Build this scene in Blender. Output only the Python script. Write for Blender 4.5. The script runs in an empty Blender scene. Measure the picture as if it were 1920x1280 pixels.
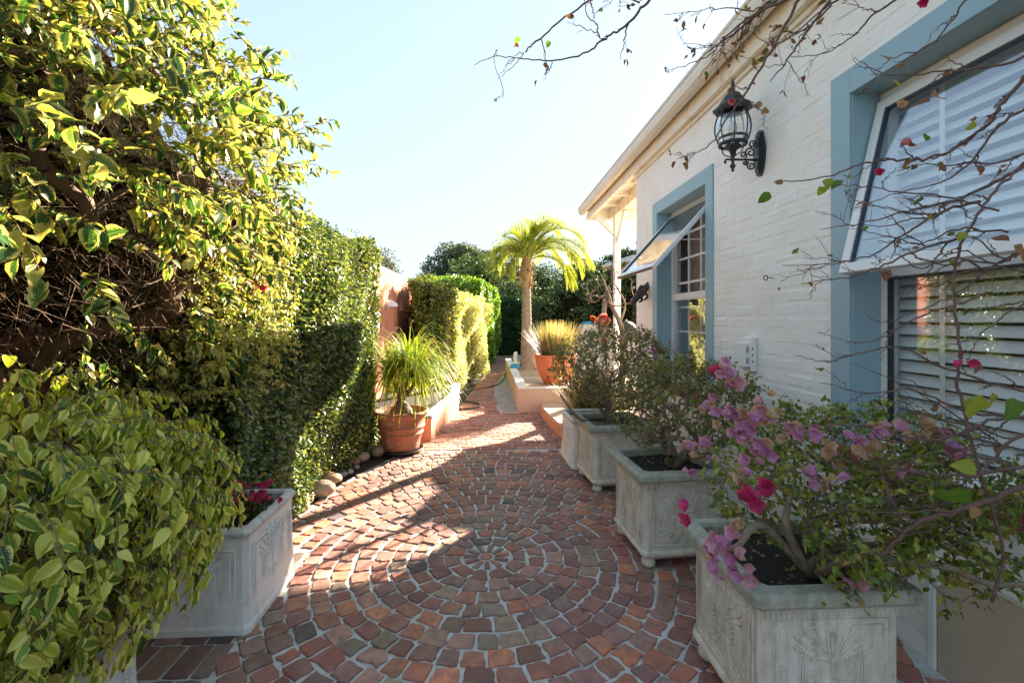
import bpy, math, random
import numpy as np
from mathutils import Vector, Matrix, Quaternion
random.seed(7); rng = np.random.default_rng(7)
R = math.radians
# ------------------------------------------------------------------ camera, sky, sun, exposure
S = bpy.context.scene
F = 853.33; HZ = 598.0; YAW = R(3.02); CH = 1.45
SA, CA = math.sin(YAW), math.cos(YAW)
cam = bpy.data.cameras.new('camera'); camo = bpy.data.objects.new('camera', cam)
S.collection.objects.link(camo); S.camera = camo
camo.location = (0, 0, CH); camo.rotation_euler = (R(90), 0, -YAW)
cam.sensor_width = 36; cam.lens = 16; cam.shift_y = -(640 - HZ) / 1920; cam.clip_start = .02; cam.clip_end = 500
SUN_AZ, SUN_EL = R(38), R(24)          # azimuth clockwise from +Y
w = bpy.data.worlds.new('World'); S.world = w; w.use_nodes = True
nt = w.node_tree; nt.nodes.clear()
sky = nt.nodes.new('ShaderNodeTexSky'); sky.sky_type = 'NISHITA'; sky.sun_disc = False
sky.sun_elevation = SUN_EL; sky.sun_rotation = SUN_AZ; sky.air_density = 1.0; sky.dust_density = .5; sky.ozone_density = 1.0
bg = nt.nodes.new('ShaderNodeBackground'); bg.inputs[1].default_value = .15
wo = nt.nodes.new('ShaderNodeOutputWorld'); 
def _vm(op, a, b_):
    n = nt.nodes.new('ShaderNodeVectorMath'); n.operation = op; nt.links.new(a, n.inputs[0])
    if isinstance(b_, tuple): n.inputs[1].default_value = b_
    else: nt.links.new(b_, n.inputs[1])
    return n.outputs[0]
soft = _vm('DIVIDE', sky.outputs[0], _vm('ADD', _vm('MULTIPLY', sky.outputs[0], (1.08, .88, .76)), (1, 1, 1)))   # even highlight roll-off of the whole sky
nt.links.new(soft, bg.inputs[0]); nt.links.new(bg.outputs[0], wo.inputs[0])
sl = bpy.data.lights.new('sun', 'SUN'); sl.energy = 4.6; sl.angle = R(.5); sl.color = (1, .86, .68)
so = bpy.data.objects.new('sun', sl); S.collection.objects.link(so)
sd = Vector((math.sin(SUN_AZ) * math.cos(SUN_EL), math.cos(SUN_AZ) * math.cos(SUN_EL), math.sin(SUN_EL)))
so.rotation_euler = sd.to_track_quat('Z', 'Y').to_euler()
S.view_settings.view_transform = 'Standard'; S.view_settings.look = 'None'; S.view_settings.gamma = 1
S.view_settings.exposure = 3.05; S.view_settings.use_curve_mapping = False
S.cycles.use_denoising = True; S.cycles.max_bounces = 8; S.cycles.transparent_max_bounces = 12
S.cycles.sample_clamp_indirect = 6

# ------------------------------------------------------------------ measuring helpers
def P(px, py, d):                       # photo point at camera depth d
    u = (px - 960) / F; v = (HZ - py) / F
    return np.array([d * (SA + u * CA), d * (CA - u * SA), CH + d * v])
def G(px, py, z=0.0): return P(px, py, (CH - z) * F / (py - HZ))
def WX(px, py, X):
    u = (px - 960) / F; return P(px, py, X / (SA + u * CA))
def PY(px, py, Y):
    u = (px - 960) / F; return P(px, py, Y / (CA - u * SA))
def proj(p):
    p = np.atleast_2d(p); x = p[:, 0] * CA - p[:, 1] * SA; d = p[:, 0] * SA + p[:, 1] * CA
    dd = np.where(d > .05, d, .05)
    return 960 + F * x / dd, HZ - F * (p[:, 2] - CH) / dd, d
def nrm(a):
    return a / np.maximum(np.linalg.norm(a, axis=-1, keepdims=True), 1e-9)

# ------------------------------------------------------------------ object helpers
COL = S.collection
WL = {}                                 # world location of every root / part
def thing(name, label, cat, loc=(0, 0, 0), group=None):
    o = bpy.data.objects.new(name, None); COL.objects.link(o); o.location = [float(x) for x in loc]; o.empty_display_size = .1
    WL[o.name] = np.array(loc, float); o['label'] = label; o['category'] = cat
    if group: o['group'] = group
    return o
def tag(o, label, cat, group=None):
    o['label'] = label; o['category'] = cat
    if group: o['group'] = group
    return o
def copy_tree(o, parent=None):
    c = o.copy(); COL.objects.link(c)
    if parent is not None: c.parent = parent
    WL[c.name] = WL.get(o.name, np.zeros(3))
    for ch in list(o.children): copy_tree(ch, c)
    return c

class MB:
    def __init__(s): s.v = []; s.l = []; s.s = []; s.t = []; s.u = []; s.n = 0
    def add(s, v, faces=None, tint=(1, 1, 1), luv=None, loops=None, sizes=None):
        v = np.asarray(v, float)
        if faces is not None:
            sizes = np.array([len(f) for f in faces]); loops = np.array([i for f in faces for i in f])
        s.v.append(v); s.l.append(loops + s.n); s.s.append(sizes); s.n += len(v)
        t = np.asarray(tint, float); s.t.append(np.broadcast_to(t, (len(v), 3)) if t.ndim == 1 else t)
        s.u.append(np.zeros((len(v), 3)) if luv is None else luv); return s
    def box(s, a, b, tint=(1, 1, 1)):
        x0, y0, z0 = np.minimum(a, b); x1, y1, z1 = np.maximum(a, b)
        v = [(x0, y0, z0), (x1, y0, z0), (x1, y1, z0), (x0, y1, z0), (x0, y0, z1), (x1, y0, z1), (x1, y1, z1), (x0, y1, z1)]
        return s.add(v, [(0, 3, 2, 1), (4, 5, 6, 7), (0, 1, 5, 4), (1, 2, 6, 5), (2, 3, 7, 6), (3, 0, 4, 7)], tint)
    def bar(s, p, q, w, h, up=(0, 0, 1), tint=(1, 1, 1)):
        p = np.array(p, float); q = np.array(q, float); d = nrm(q - p); up = np.array(up, float)
        a = nrm(np.cross(d, up)); b = np.cross(a, d)
        v = [e + a * i * w / 2 + b * j * h / 2 for e in (p, q) for i, j in ((-1, -1), (1, -1), (1, 1), (-1, 1))]
        return s.add(v, [(0, 1, 2, 3), (7, 6, 5, 4), (0, 4, 5, 1), (1, 5, 6, 2), (2, 6, 7, 3), (3, 7, 4, 0)], tint)
    def tube(s, pts, r, n=5, cap=True, tint=(1, 1, 1)):
        pts = np.asarray(pts, float); m = len(pts); r = np.broadcast_to(np.asarray(r, float), (m,))
        d = np.gradient(pts, axis=0); d = nrm(d)
        a = np.cross(d[0], (0, 0, 1) if abs(d[0][2]) < .9 else (1, 0, 0)); a = nrm(a)
        ang = np.arange(n) * 2 * math.pi / n; ca, sa = np.cos(ang)[:, None], np.sin(ang)[:, None]
        V = []
        for i in range(m):
            a = nrm(a - d[i] * np.dot(a, d[i])); b = np.cross(d[i], a)
            V.append(pts[i] + r[i] * (ca * a + sa * b))
        V = np.concatenate(V)
        f = [(i * n + j, i * n + (j + 1) % n, (i + 1) * n + (j + 1) % n, (i + 1) * n + j) for i in range(m - 1) for j in range(n)]
        if cap: f += [tuple(range(n))[::-1], tuple((m - 1) * n + j for j in range(n))]
        return s.add(V, f, tint)
    def lathe(s, prof, c=(0, 0, 0), n=32, tint=(1, 1, 1), sx=1, sy=1, rot=0.0):
        c = np.array(c, float); V = []; f = []
        ang = np.arange(n) * 2 * math.pi / n + rot
        for r, z in prof: V.append(np.stack([c[0] + r * sx * np.cos(ang), c[1] + r * sy * np.sin(ang), np.full(n, c[2] + z)], 1))
        m = len(prof)
        f = [(i * n + j, i * n + (j + 1) % n, (i + 1) * n + (j + 1) % n, (i + 1) * n + j) for i in range(m - 1) for j in range(n)]
        return s.add(np.concatenate(V), f, tint)
    def prism(s, poly, z0, z1, tint=(1, 1, 1)):
        n = len(poly); v = [(x, y, z0) for x, y in poly] + [(x, y, z1) for x, y in poly]
        return s.add(v, [tuple(range(n))[::-1], tuple(range(n, 2 * n))] + [(i, (i + 1) % n, n + (i + 1) % n, n + i) for i in range(n)], tint)
    def build(s, name, mat, parent=None, smooth=False, bevel=0, kind=None, label=None, seg=2, local=False):
        me = bpy.data.meshes.new(name)
        v = np.concatenate(s.v); l = np.concatenate(s.l).astype(np.int32); sz = np.concatenate(s.s).astype(np.int32)
        if parent is not None and not local: v = v - WL[parent.name]
        me.vertices.add(len(v)); me.vertices.foreach_set('co', v.astype(np.float32).ravel())
        me.loops.add(len(l)); me.loops.foreach_set('vertex_index', l)
        st = np.concatenate([[0], np.cumsum(sz)[:-1]]).astype(np.int32)
        me.polygons.add(len(sz)); me.polygons.foreach_set('loop_start', st)
        try: me.polygons.foreach_set('loop_total', sz)
        except Exception: pass
        me.update(calc_edges=True)
        a = me.attributes.new('tint', 'FLOAT_COLOR', 'POINT')
        t = np.concatenate([np.concatenate(s.t), np.ones((len(v), 1))], 1); a.data.foreach_set('color', t.astype(np.float32).ravel())
        a = me.attributes.new('luv', 'FLOAT_VECTOR', 'POINT'); a.data.foreach_set('vector', np.concatenate(s.u).astype(np.float32).ravel())
        me.polygons.foreach_set('use_smooth', np.full(len(sz), bool(smooth)))
        me.validate()
        me.materials.append(mat)
        o = bpy.data.objects.new(name, me); COL.objects.link(o)
        if parent is not None: o.parent = parent; WL[o.name] = WL[parent.name]
        else: WL[o.name] = np.zeros(3)
        if bevel:
            b = o.modifiers.new('bevel', 'BEVEL'); b.width = bevel; b.segments = seg; b.limit_method = 'ANGLE'; b.angle_limit = R(40)
        if kind: o['kind'] = kind
        if label: o['label'] = label
        return o

# ------------------------------------------------------------------ materials
def newmat(name):
    m = bpy.data.materials.new(name); m.use_nodes = True; m.node_tree.nodes.clear(); return m, m.node_tree
def N(t, k, **kw):
    n = t.nodes.new(k)
    for a, b in kw.items(): setattr(n, a, b)
    return n
def noise(t, co, scale, detail=5, rough=.6):
    n = N(t, 'ShaderNodeTexNoise'); n.inputs['Scale'].default_value = scale; n.inputs['Detail'].default_value = detail; n.inputs['Roughness'].default_value = rough
    t.links.new(co, n.inputs['Vector']); return n.outputs['Fac']
def ramp(t, fac, stops):
    r = N(t, 'ShaderNodeValToRGB'); e = r.color_ramp.elements
    while len(e) < len(stops): e.new(.5)
    for i, (p, c) in enumerate(stops): e[i].position = p; e[i].color = (*c, 1) if len(c) == 3 else c
    t.links.new(fac, r.inputs[0]); return r.outputs[0]
def mixc(t, fac, a, b, mode='MIX'):
    m = N(t, 'ShaderNodeMix', data_type='RGBA', blend_type=mode)
    for i, x in ((0, fac), (6, a), (7, b)):
        if isinstance(x, (int, float)): m.inputs[i].default_value = x
        elif isinstance(x, (tuple, list)): m.inputs[i].default_value = (*x, 1)
        else: t.links.new(x, m.inputs[i])
    return m.outputs[2]
def math_(t, op, a, b=None, c=None):
    m = N(t, 'ShaderNodeMath', operation=op)
    for i, x in enumerate((a, b, c)):
        if x is None: continue
        if isinstance(x, (int, float)): m.inputs[i].default_value = x
        else: t.links.new(x, m.inputs[i])
    return m.outputs[0]
def bump(t, h, strength, dist, prev=None):
    b = N(t, 'ShaderNodeBump'); b.inputs['Strength'].default_value = strength; b.inputs['Distance'].default_value = dist
    t.links.new(h, b.inputs['Height'])
    if prev is not None: t.links.new(prev, b.inputs['Normal'])
    return b.outputs[0]
def finish(t, col, rough=.7, normal=None, metal=0, spec=.5, extra=None):
    b = N(t, 'ShaderNodeBsdfPrincipled'); o = N(t, 'ShaderNodeOutputMaterial')
    if isinstance(col, (tuple, list)): b.inputs['Base Color'].default_value = (*col, 1)
    else: t.links.new(col, b.inputs['Base Color'])
    if isinstance(rough, (int, float)): b.inputs['Roughness'].default_value = rough
    else: t.links.new(rough, b.inputs['Roughness'])
    b.inputs['Metallic'].default_value = metal; b.inputs['Specular IOR Level'].default_value = spec
    if normal is not None: t.links.new(normal, b.inputs['Normal'])
    t.links.new(b.outputs[0], o.inputs[0]); return b, o
def coord(t, kind='Object'):
    return N(t, 'ShaderNodeTexCoord').outputs[kind]
def worldco(t): return N(t, 'ShaderNodeNewGeometry').outputs['Position']
def attr(t, n='tint'):
    a = N(t, 'ShaderNodeAttribute'); a.attribute_name = n; return a

def plain(name, c1, c2=None, rough=.6, scale=8, bs=.2, bd=.004, bscale=60, metal=0, spec=.5, usetint=False, dirt=None, dscale=3):
    m, t = newmat(name); co = worldco(t); c2 = c2 or tuple(x * .8 for x in c1)
    col = mixc(t, ramp(t, noise(t, co, scale), [(.3, (0, 0, 0)), (.7, (1, 1, 1))]), c1, c2)
    if dirt is not None: col = mixc(t, ramp(t, noise(t, co, dscale, 8, .7), [(.52, (0, 0, 0)), (.72, (1, 1, 1))]), col, dirt)
    if usetint: col = mixc(t, 1.0, col, attr(t).outputs['Color'], 'MULTIPLY')
    nm = bump(t, noise(t, co, bscale, 6, .7), bs, bd)
    finish(t, col, rough, nm, metal, spec); return m

def leafmat(name, edge=None, thr=.55, trans=.35, rough=.38, vein=.35, nscale=40, tcol=1.6, spec=.5):
    m, t = newmat(name); a = attr(t).outputs['Color']; lu = attr(t, 'luv').outputs['Vector']
    sp = N(t, 'ShaderNodeSeparateXYZ'); t.links.new(lu, sp.inputs[0])
    ax = math_(t, 'ABSOLUTE', sp.outputs[0]); co = coord(t)
    nz = noise(t, co, nscale, 3)
    col = mixc(t, math_(t, 'MULTIPLY', nz, .3), a, (.02, .04, .01), 'MIX')
    if edge is not None:
        f = math_(t, 'ADD', ax, math_(t, 'MULTIPLY', math_(t, 'SUBTRACT', nz, .5), 2.2))
        f = math_(t, 'ADD', f, sp.outputs[2])
        f = ramp(t, f, [(thr, (0, 0, 0)), (min(thr + .07, 1), (1, 1, 1))]); col = mixc(t, f, col, edge)
    if vein:
        vf = ramp(t, ax, [(0.0, (vein,) * 3), (.09, (0, 0, 0))]); col = mixc(t, vf, col, (.5, .55, .2))
    b, o = finish(t, col, rough, None, 0, spec)
    b.inputs['Coat Weight'].default_value = .0
    tr = N(t, 'ShaderNodeBsdfTranslucent'); t.links.new(mixc(t, 1.0, col, (tcol, tcol * .95, tcol * .45), 'MULTIPLY'), tr.inputs[0])
    mx = N(t, 'ShaderNodeMixShader'); mx.inputs[0].default_value = trans
    t.links.new(b.outputs[0], mx.inputs[1]); t.links.new(tr.outputs[0], mx.inputs[2]); t.links.new(mx.outputs[0], o.inputs[0])
    return m

def m_paver():
    m, t = newmat('clay_paver'); co = worldco(t); a = attr(t).outputs['Color']
    n1 = noise(t, co, 22, 5, .65); n2 = noise(t, co, 170, 4, .7)
    col = mixc(t, ramp(t, n1, [(.35, (0, 0, 0)), (.72, (.75,) * 3)]), a, (.16, .12, .11))
    col = mixc(t, ramp(t, noise(t, co, 9, 4), [(.5, (0, 0, 0)), (.8, (.5,) * 3)]), col, (.42, .30, .24))
    col = mixc(t, ramp(t, n2, [(.60, (0, 0, 0)), (.72, (.7,) * 3)]), col, (.05, .035, .035))
    col = mixc(t, ramp(t, n2, [(.24, (.6,) * 3), (.34, (0, 0, 0))]), col, (.55, .48, .42))
    nm = bump(t, n2, .45, .004, bump(t, n1, .5, .008))
    rg = ramp(t, n1, [(.3, (.5,) * 3), (.7, (.85,) * 3)])
    finish(t, col, rg, nm); return m
def m_mortar():
    m, t = newmat('mortar'); co = worldco(t)
    n1 = noise(t, co, 7, 8, .7); n2 = noise(t, co, 120, 5, .7)
    col = ramp(t, n1, [(.3, (.36, .34, .30)), (.48, (.54, .54, .51)), (.7, (.64, .65, .63))])
    col = mixc(t, ramp(t, noise(t, co, 2.3, 6), [(.52, (0, 0, 0)), (.7, (.6,) * 3)]), col, (.22, .17, .14))
    nm = bump(t, n2, .6, .004, bump(t, n1, .6, .01))
    finish(t, col, .85, nm); return m
def m_paint():
    m, t = newmat('painted_brick'); co = worldco(t)
    n1 = noise(t, co, 4, 6, .6); n2 = noise(t, co, 18, 6, .65); n3 = noise(t, co, 130, 4, .7)
    col = ramp(t, n1, [(.3, (.77, .745, .68)), (.5, (.81, .795, .745)), (.7, (.83, .82, .79))])
    col = mixc(t, 1.0, col, attr(t).outputs['Color'], 'MULTIPLY')
    col = mixc(t, ramp(t, noise(t, co, 3.0, 9, .75), [(.60, (0, 0, 0)), (.75, (.3,) * 3)]), col, (.62, .56, .45))
    mp = N(t, 'ShaderNodeMapping'); mp.inputs['Scale'].default_value = (1, 1.2, 5.5); t.links.new(co, mp.inputs[0])
    n4 = noise(t, mp.outputs[0], 7, 5, .6)
    nm = bump(t, n3, .25, .002, bump(t, n2, .4, .010, bump(t, n4, .16, .010)))
    finish(t, col, .62, nm); return m
def m_stone(name, moss, base=((.42, .38, .30), (.62, .58, .49), (.76, .73, .64)), mossc=(.16, .19, .12)):
    m, t = newmat(name); co = worldco(t)
    mp = N(t, 'ShaderNodeMapping'); mp.inputs['Scale'].default_value = (1, 1, .22); t.links.new(co, mp.inputs[0])
    st = noise(t, mp.outputs[0], 26, 8, .75); n1 = noise(t, co, 9, 8, .7); n2 = noise(t, co, 90, 5, .7)
    col = ramp(t, math_(t, 'ADD', math_(t, 'MULTIPLY', st, .6), math_(t, 'MULTIPLY', n1, .4)), [(.36, base[0]), (.5, base[1]), (.64, base[2])])
    col = mixc(t, ramp(t, n1, [(.62 - moss, (0, 0, 0)), (.78 - moss * .6, (.85,) * 3)]), col, mossc)
    col = mixc(t, ramp(t, noise(t, co, 16, 8, .75), [(.58, (0, 0, 0)), (.7, (.5,) * 3)]), col, (.22, .18, .12))
    nm = bump(t, n2, .5, .003, bump(t, n1, .5, .008))
    finish(t, col, .85, nm); return m
def m_bark(name, c1, c2, sc=30):
    m, t = newmat(name); co = worldco(t); n1 = noise(t, co, sc, 6, .7)
    finish(t, ramp(t, n1, [(.3, c1), (.7, c2)]), .85, bump(t, noise(t, co, sc * 4, 5), .5, .004)); return m
def m_glass(name, tint=(.92, .97, .98), refl=1.0, f0=.09):
    m, t = newmat(name); o = N(t, 'ShaderNodeOutputMaterial')
    tr = N(t, 'ShaderNodeBsdfTransparent'); tr.inputs[0].default_value = (*tint, 1)
    gl = N(t, 'ShaderNodeBsdfGlossy'); gl.inputs['Roughness'].default_value = .012; gl.inputs[0].default_value = (.95, .97, 1, 1)
    co = worldco(t); t.links.new(bump(t, noise(t, co, 2.5, 2), .05, .02), gl.inputs['Normal'])
    lw = N(t, 'ShaderNodeLayerWeight'); lw.inputs[0].default_value = .5
    p = math_(t, 'POWER', lw.outputs['Facing'], 3.2)
    f = math_(t, 'MINIMUM', math_(t, 'MULTIPLY', math_(t, 'ADD', math_(t, 'MULTIPLY', p, 1 - f0), f0), refl), 1.0)
    mx = N(t, 'ShaderNodeMixShader'); t.links.new(f, mx.inputs[0]); t.links.new(tr.outputs[0], mx.inputs[1]); t.links.new(gl.outputs[0], mx.inputs[2])
    t.links.new(mx.outputs[0], o.inputs[0]); return m
def m_tilewall():                      # salmon rendered wall with a painted diamond line pattern
    m, t = newmat('salmon_render'); co = worldco(t); sp = N(t, 'ShaderNodeSeparateXYZ'); t.links.new(co, sp.inputs[0])
    y = math_(t, 'MULTIPLY', sp.outputs[1], 2.6); z = math_(t, 'MULTIPLY', sp.outputs[2], 3.4)
    fs = []
    for op in ('ADD', 'SUBTRACT'):
        q = math_(t, 'ABSOLUTE', math_(t, 'SUBTRACT', math_(t, 'FRACT', math_(t, 'ADD', math_(t, op, y, z), 50.0)), .5)); fs.append(math_(t, 'LESS_THAN', q, .035))
    f = math_(t, 'MULTIPLY', math_(t, 'MAXIMUM', *fs), .6)
    n1 = noise(t, co, 5, 6)
    col = mixc(t, ramp(t, n1, [(.3, (0, 0, 0)), (.7, (1, 1, 1))]), (.50, .19, .12), (.58, .26, .18))
    col = mixc(t, f, col, (.64, .38, .30)); finish(t, col, .95, bump(t, noise(t, co, 60), .3, .005), 0, .05); return m

M = {}
M['paver'] = m_paver(); M['mortar'] = m_mortar(); M['paint'] = m_paint()
M['stone'] = m_stone('cast_stone', .03); M['rim'] = m_stone('mossy_stone', .17, ((.26, .25, .19), (.40, .40, .33), (.52, .51, .44)), (.16, .19, .12))
M['white_stone'] = m_stone('whitewashed_stone', -.1, ((.60, .59, .56), (.76, .76, .74), (.82, .82, .81)), (.4, .38, .3))
M['white_rim'] = m_stone('whitewashed_rim', -.02, ((.36, .34, .30), (.58, .58, .56), (.70, .70, .69)), (.34, .30, .24))
M['ground'] = plain('garden_soil', (.10, .075, .05), (.05, .04, .028), .95, 4, .6, .02, 40)
M['soil'] = plain('potting_soil', (.03, .022, .016), (.012, .009, .007), .95, 60, .8, .01, 150)
M['blue'] = plain('blue_paint', (.26, .40, .46), (.28, .43, .49), .5, 3, .12, .002, 70)
M['white'] = plain('white_paint', (.78, .78, .76), (.74, .74, .72), .35, 3, .05, .001, 60)
M['cream'] = plain('cream_paint', (.82, .78, .68), (.79, .73, .61), .5, 2.5, .1, .002, 50, dirt=(.52, .38, .22), dscale=5)
M['gutter'] = plain('gutter_paint', (.74, .71, .64), (.68, .64, .55), .4, 3, .1, .002, 40)
M['alu'] = plain('aluminium', (.72, .74, .77), (.66, .68, .71), .3, 3, .05, .001, 60, metal=.3)
M['slat'] = plain('blind_slat', (.88, .89, .89), (.85, .87, .88), .4, 3, .03, .001, 60)
M['black'] = plain('black_iron', (.018, .02, .022), (.035, .035, .035), .42, 30, .3, .002, 120)
M['rubber'] = plain('black_rubber', (.02, .025, .022), (.035, .04, .035), .5, 20, .1, .001, 80)
M['seal'] = plain('dark_seal', (.03, .05, .09), (.02, .03, .06), .4)
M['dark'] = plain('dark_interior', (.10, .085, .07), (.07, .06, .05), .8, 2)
M['room'] = plain('room_plaster', (.32, .27, .21), (.26, .22, .17), .8, 2)
M['curtain'] = plain('curtain_cloth', (.35, .28, .22), (.25, .19, .15), .9, 12)
M['terra'] = plain('terracotta', (.42, .16, .09), (.36, .13, .075), .7, 6, .2, .003, 60, dirt=(.5, .30, .22), dscale=9)
M['orange'] = plain('orange_terracotta', (.55, .17, .07), (.48, .14, .06), .7, 6, .2, .003, 60)
M['salmon'] = m_tilewall()
M['salmonp'] = plain('salmon_plaster', (.55, .27, .18), (.50, .23, .15), .8, 5, .3, .004, 60)
M['bedwall'] = plain('cream_plaster', (.70, .52, .40), (.66, .48, .37), .8, 5, .3, .004, 60)
M['bedwhite'] = plain('white_coping', (.80, .78, .72), (.74, .72, .66), .6, 5, .2, .003, 60)
M['stepc'] = plain('ochre_plaster', (.58, .30, .15), (.52, .26, .14), .8, 6, .3, .004, 60)
M['tile'] = plain('patio_tile', (.56, .44, .33), (.48, .37, .28), .7, 5, .2, .003, 60, usetint=True)
M['concrete'] = plain('pale_concrete', (.40, .41, .38), (.26, .26, .24), .85, 6, .5, .006, 70, dirt=(.55, .56, .54), dscale=5)
M['pebble'] = plain('river_pebble', (1, 1, 1), (.8, .75, .7), .6, 14, .2, .003, 60, usetint=True)
M['redsill'] = plain('red_sill', (.30, .10, .07), (.24, .08, .06), .6, 9)
M['bark'] = m_bark('grey_bark', (.13, .09, .06), (.30, .24, .17))
M['twig'] = m_bark('purple_twig', (.10, .055, .045), (.20, .13, .10), 60)
M['brush'] = m_bark('dry_brush', (.07, .04, .022), (.17, .10, .055), 20)
M['core'] = plain('foliage_shade', (.020, .018, .010), (.006, .007, .004), 1.0, 12, 1, .05, 20, spec=0)  # near-black colour paints the shade deep inside foliage
M['trunk'] = m_bark('palm_bark', (.17, .125, .10), (.36, .27, .21), 14)
M['straw'] = m_bark('palm_fibre', (.24, .15, .08), (.45, .32, .18), 25)
M['roof'] = plain('roof_sheet', (.30, .27, .24), (.22, .2, .18), .6, 3)
M['canvas'] = plain('parasol_canvas', (.60, .50, .40), (.55, .46, .37), .85, 4)
M['bluec'] = plain('blue_cloth', (.03, .30, .52), (.02, .22, .42), .7, 10)
M['wood'] = m_bark('dark_wood', (.05, .035, .03), (.11, .085, .075), 30)
M['glass'] = m_glass('window_glass', (.98, .99, .99), f0=.08); M['glass2'] = m_glass('sash_glass', (.96, .98, .98), 1.0, .16); M['lglass'] = m_glass('lantern_glass', (.9, .93, .95), 1.2, .10)
M['bulb'] = plain('bulb_white', (.75, .75, .72))
M['lf_varieg'] = leafmat('variegated_leaf', (.52, .47, .14), .56, .36, .4, .2, 30)
M['lf_ficus'] = leafmat('ficus_leaf', (.72, .68, .18), .60, .38, .33, .55, 35)
M['lf_green'] = leafmat('green_leaf', None, .5, .32, .36, .35)
M['lf_hedge'] = leafmat('hedge_leaf', None, .5, .28, .24, .1, spec=.7)
M['lf_pale'] = leafmat('pale_leaf', (.62, .60, .30), .45, .4, .5, 0, 60)
M['lf_far'] = leafmat('tree_leaf', None, .5, .25, .6, 0, 3)
M['lf_dry'] = leafmat('dry_leaf', None, .5, .35, .6, .2)
M['blade'] = leafmat('grass_blade', None, .5, .45, .45, 0, 20, 1.9)
M['bract'] = leafmat('papery_bract', None, .5, .45, .7, 0, 60, 1.3)

# ------------------------------------------------------------------ leaf templates and scattering
def leaf_t(rows=4, wid=.5, fold=.18, droop=.25, shape='ovate', wave=0.0):
    """x across, y along 0..1, z normal; returns verts, faces, luv"""
    v = [(0, 0, 0)]; lu = [(0, 0, 0)]
    for i in range(1, rows):
        t = i / rows
        if shape == 'ovate': ww = wid * .5 * (math.sin(math.pi * t ** .72) ** .8)
        elif shape == 'lance': ww = wid * .5 * math.sin(math.pi * t)
        else: ww = wid * .5 * (math.sin(math.pi * t ** .6) ** .6)
        z = -droop * t * t
        wv = wave * math.sin(t * 9)
        v += [(-ww, t, z + fold * ww * 1.3 + wv), (0, t, z - fold * ww * .4), (ww, t, z + fold * ww * 1.3 - wv)]; lu += [(-1, t, 0), (0, t, 0), (1, t, 0)]
    v.append((0, 1, -droop)); lu.append((0, 1, 0)); n = rows - 1; last = len(v) - 1
    f = [(0, 2, 1), (0, 3, 2)]
    for i in range(n - 1):
        a = 1 + i * 3; f += [(a, a + 1, a + 4, a + 3), (a + 1, a + 2, a + 5, a + 4)]
    a = 1 + (n - 1) * 3; f += [(a, a + 1, last), (a + 1, a + 2, last)]
    return np.array(v), f, np.array(lu, float)
T_DET = leaf_t(5, .56, .30, .35); T_MED = leaf_t(3, .58, .3, .3); T_LAN = leaf_t(4, .34, .25, .3, 'lance'); T_WAVE = leaf_t(5, .62, .25, .35, 'ovate', .05)
T_SM = (np.array([(0, 0, 0), (-.28, .5, .07), (0, 1, -.12), (.28, .5, .07)]), [(0, 2, 1), (0, 3, 2)], np.array([(0, 0, 0), (-1, .5, 0), (0, 1, 0), (1, .5, 0)], float))
def frames(A, Nn):
    A = nrm(A); X = nrm(np.cross(A, Nn)); Z = np.cross(X, A); return X, A, Z
def scatter(mb, T, Pn, A, Nn, Sz, C):
    v, f, lu = T; X, Y, Z = frames(A, Nn); n = len(Pn)
    if n == 0: return
    V = (Pn[:, None, :] + Sz[:, None, None] * (v[None, :, 0:1] * X[:, None, :] + v[None, :, 1:2] * Y[:, None, :] + v[None, :, 2:3] * Z[:, None, :])).reshape(-1, 3)
    sizes = np.array([len(q) for q in f]); loops = np.array([i for q in f for i in q]); nv = len(v)
    L = (loops[None, :] + (np.arange(n) * nv)[:, None]).ravel(); SZ = np.tile(sizes, n)
    off = rng.uniform(-.25, .25, n)
    U = np.tile(lu, (n, 1)); U[:, 2] = np.repeat(off, nv)
    mb.add(V, None, np.repeat(np.clip(C, 0, 1), nv, axis=0), U, L, SZ)
def jit(c, n, s=.25, hue=.12):
    c = np.asarray(c, float); c = np.broadcast_to(c, (n, 3)); k = np.exp(rng.normal(0, s, (n, 1))); return c * k * np.exp(rng.normal(0, hue, (n, 3)))
def rdir(n, bias=(0, 0, 0)):
    return nrm(rng.normal(0, 1, (n, 3)) + np.array(bias))
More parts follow.
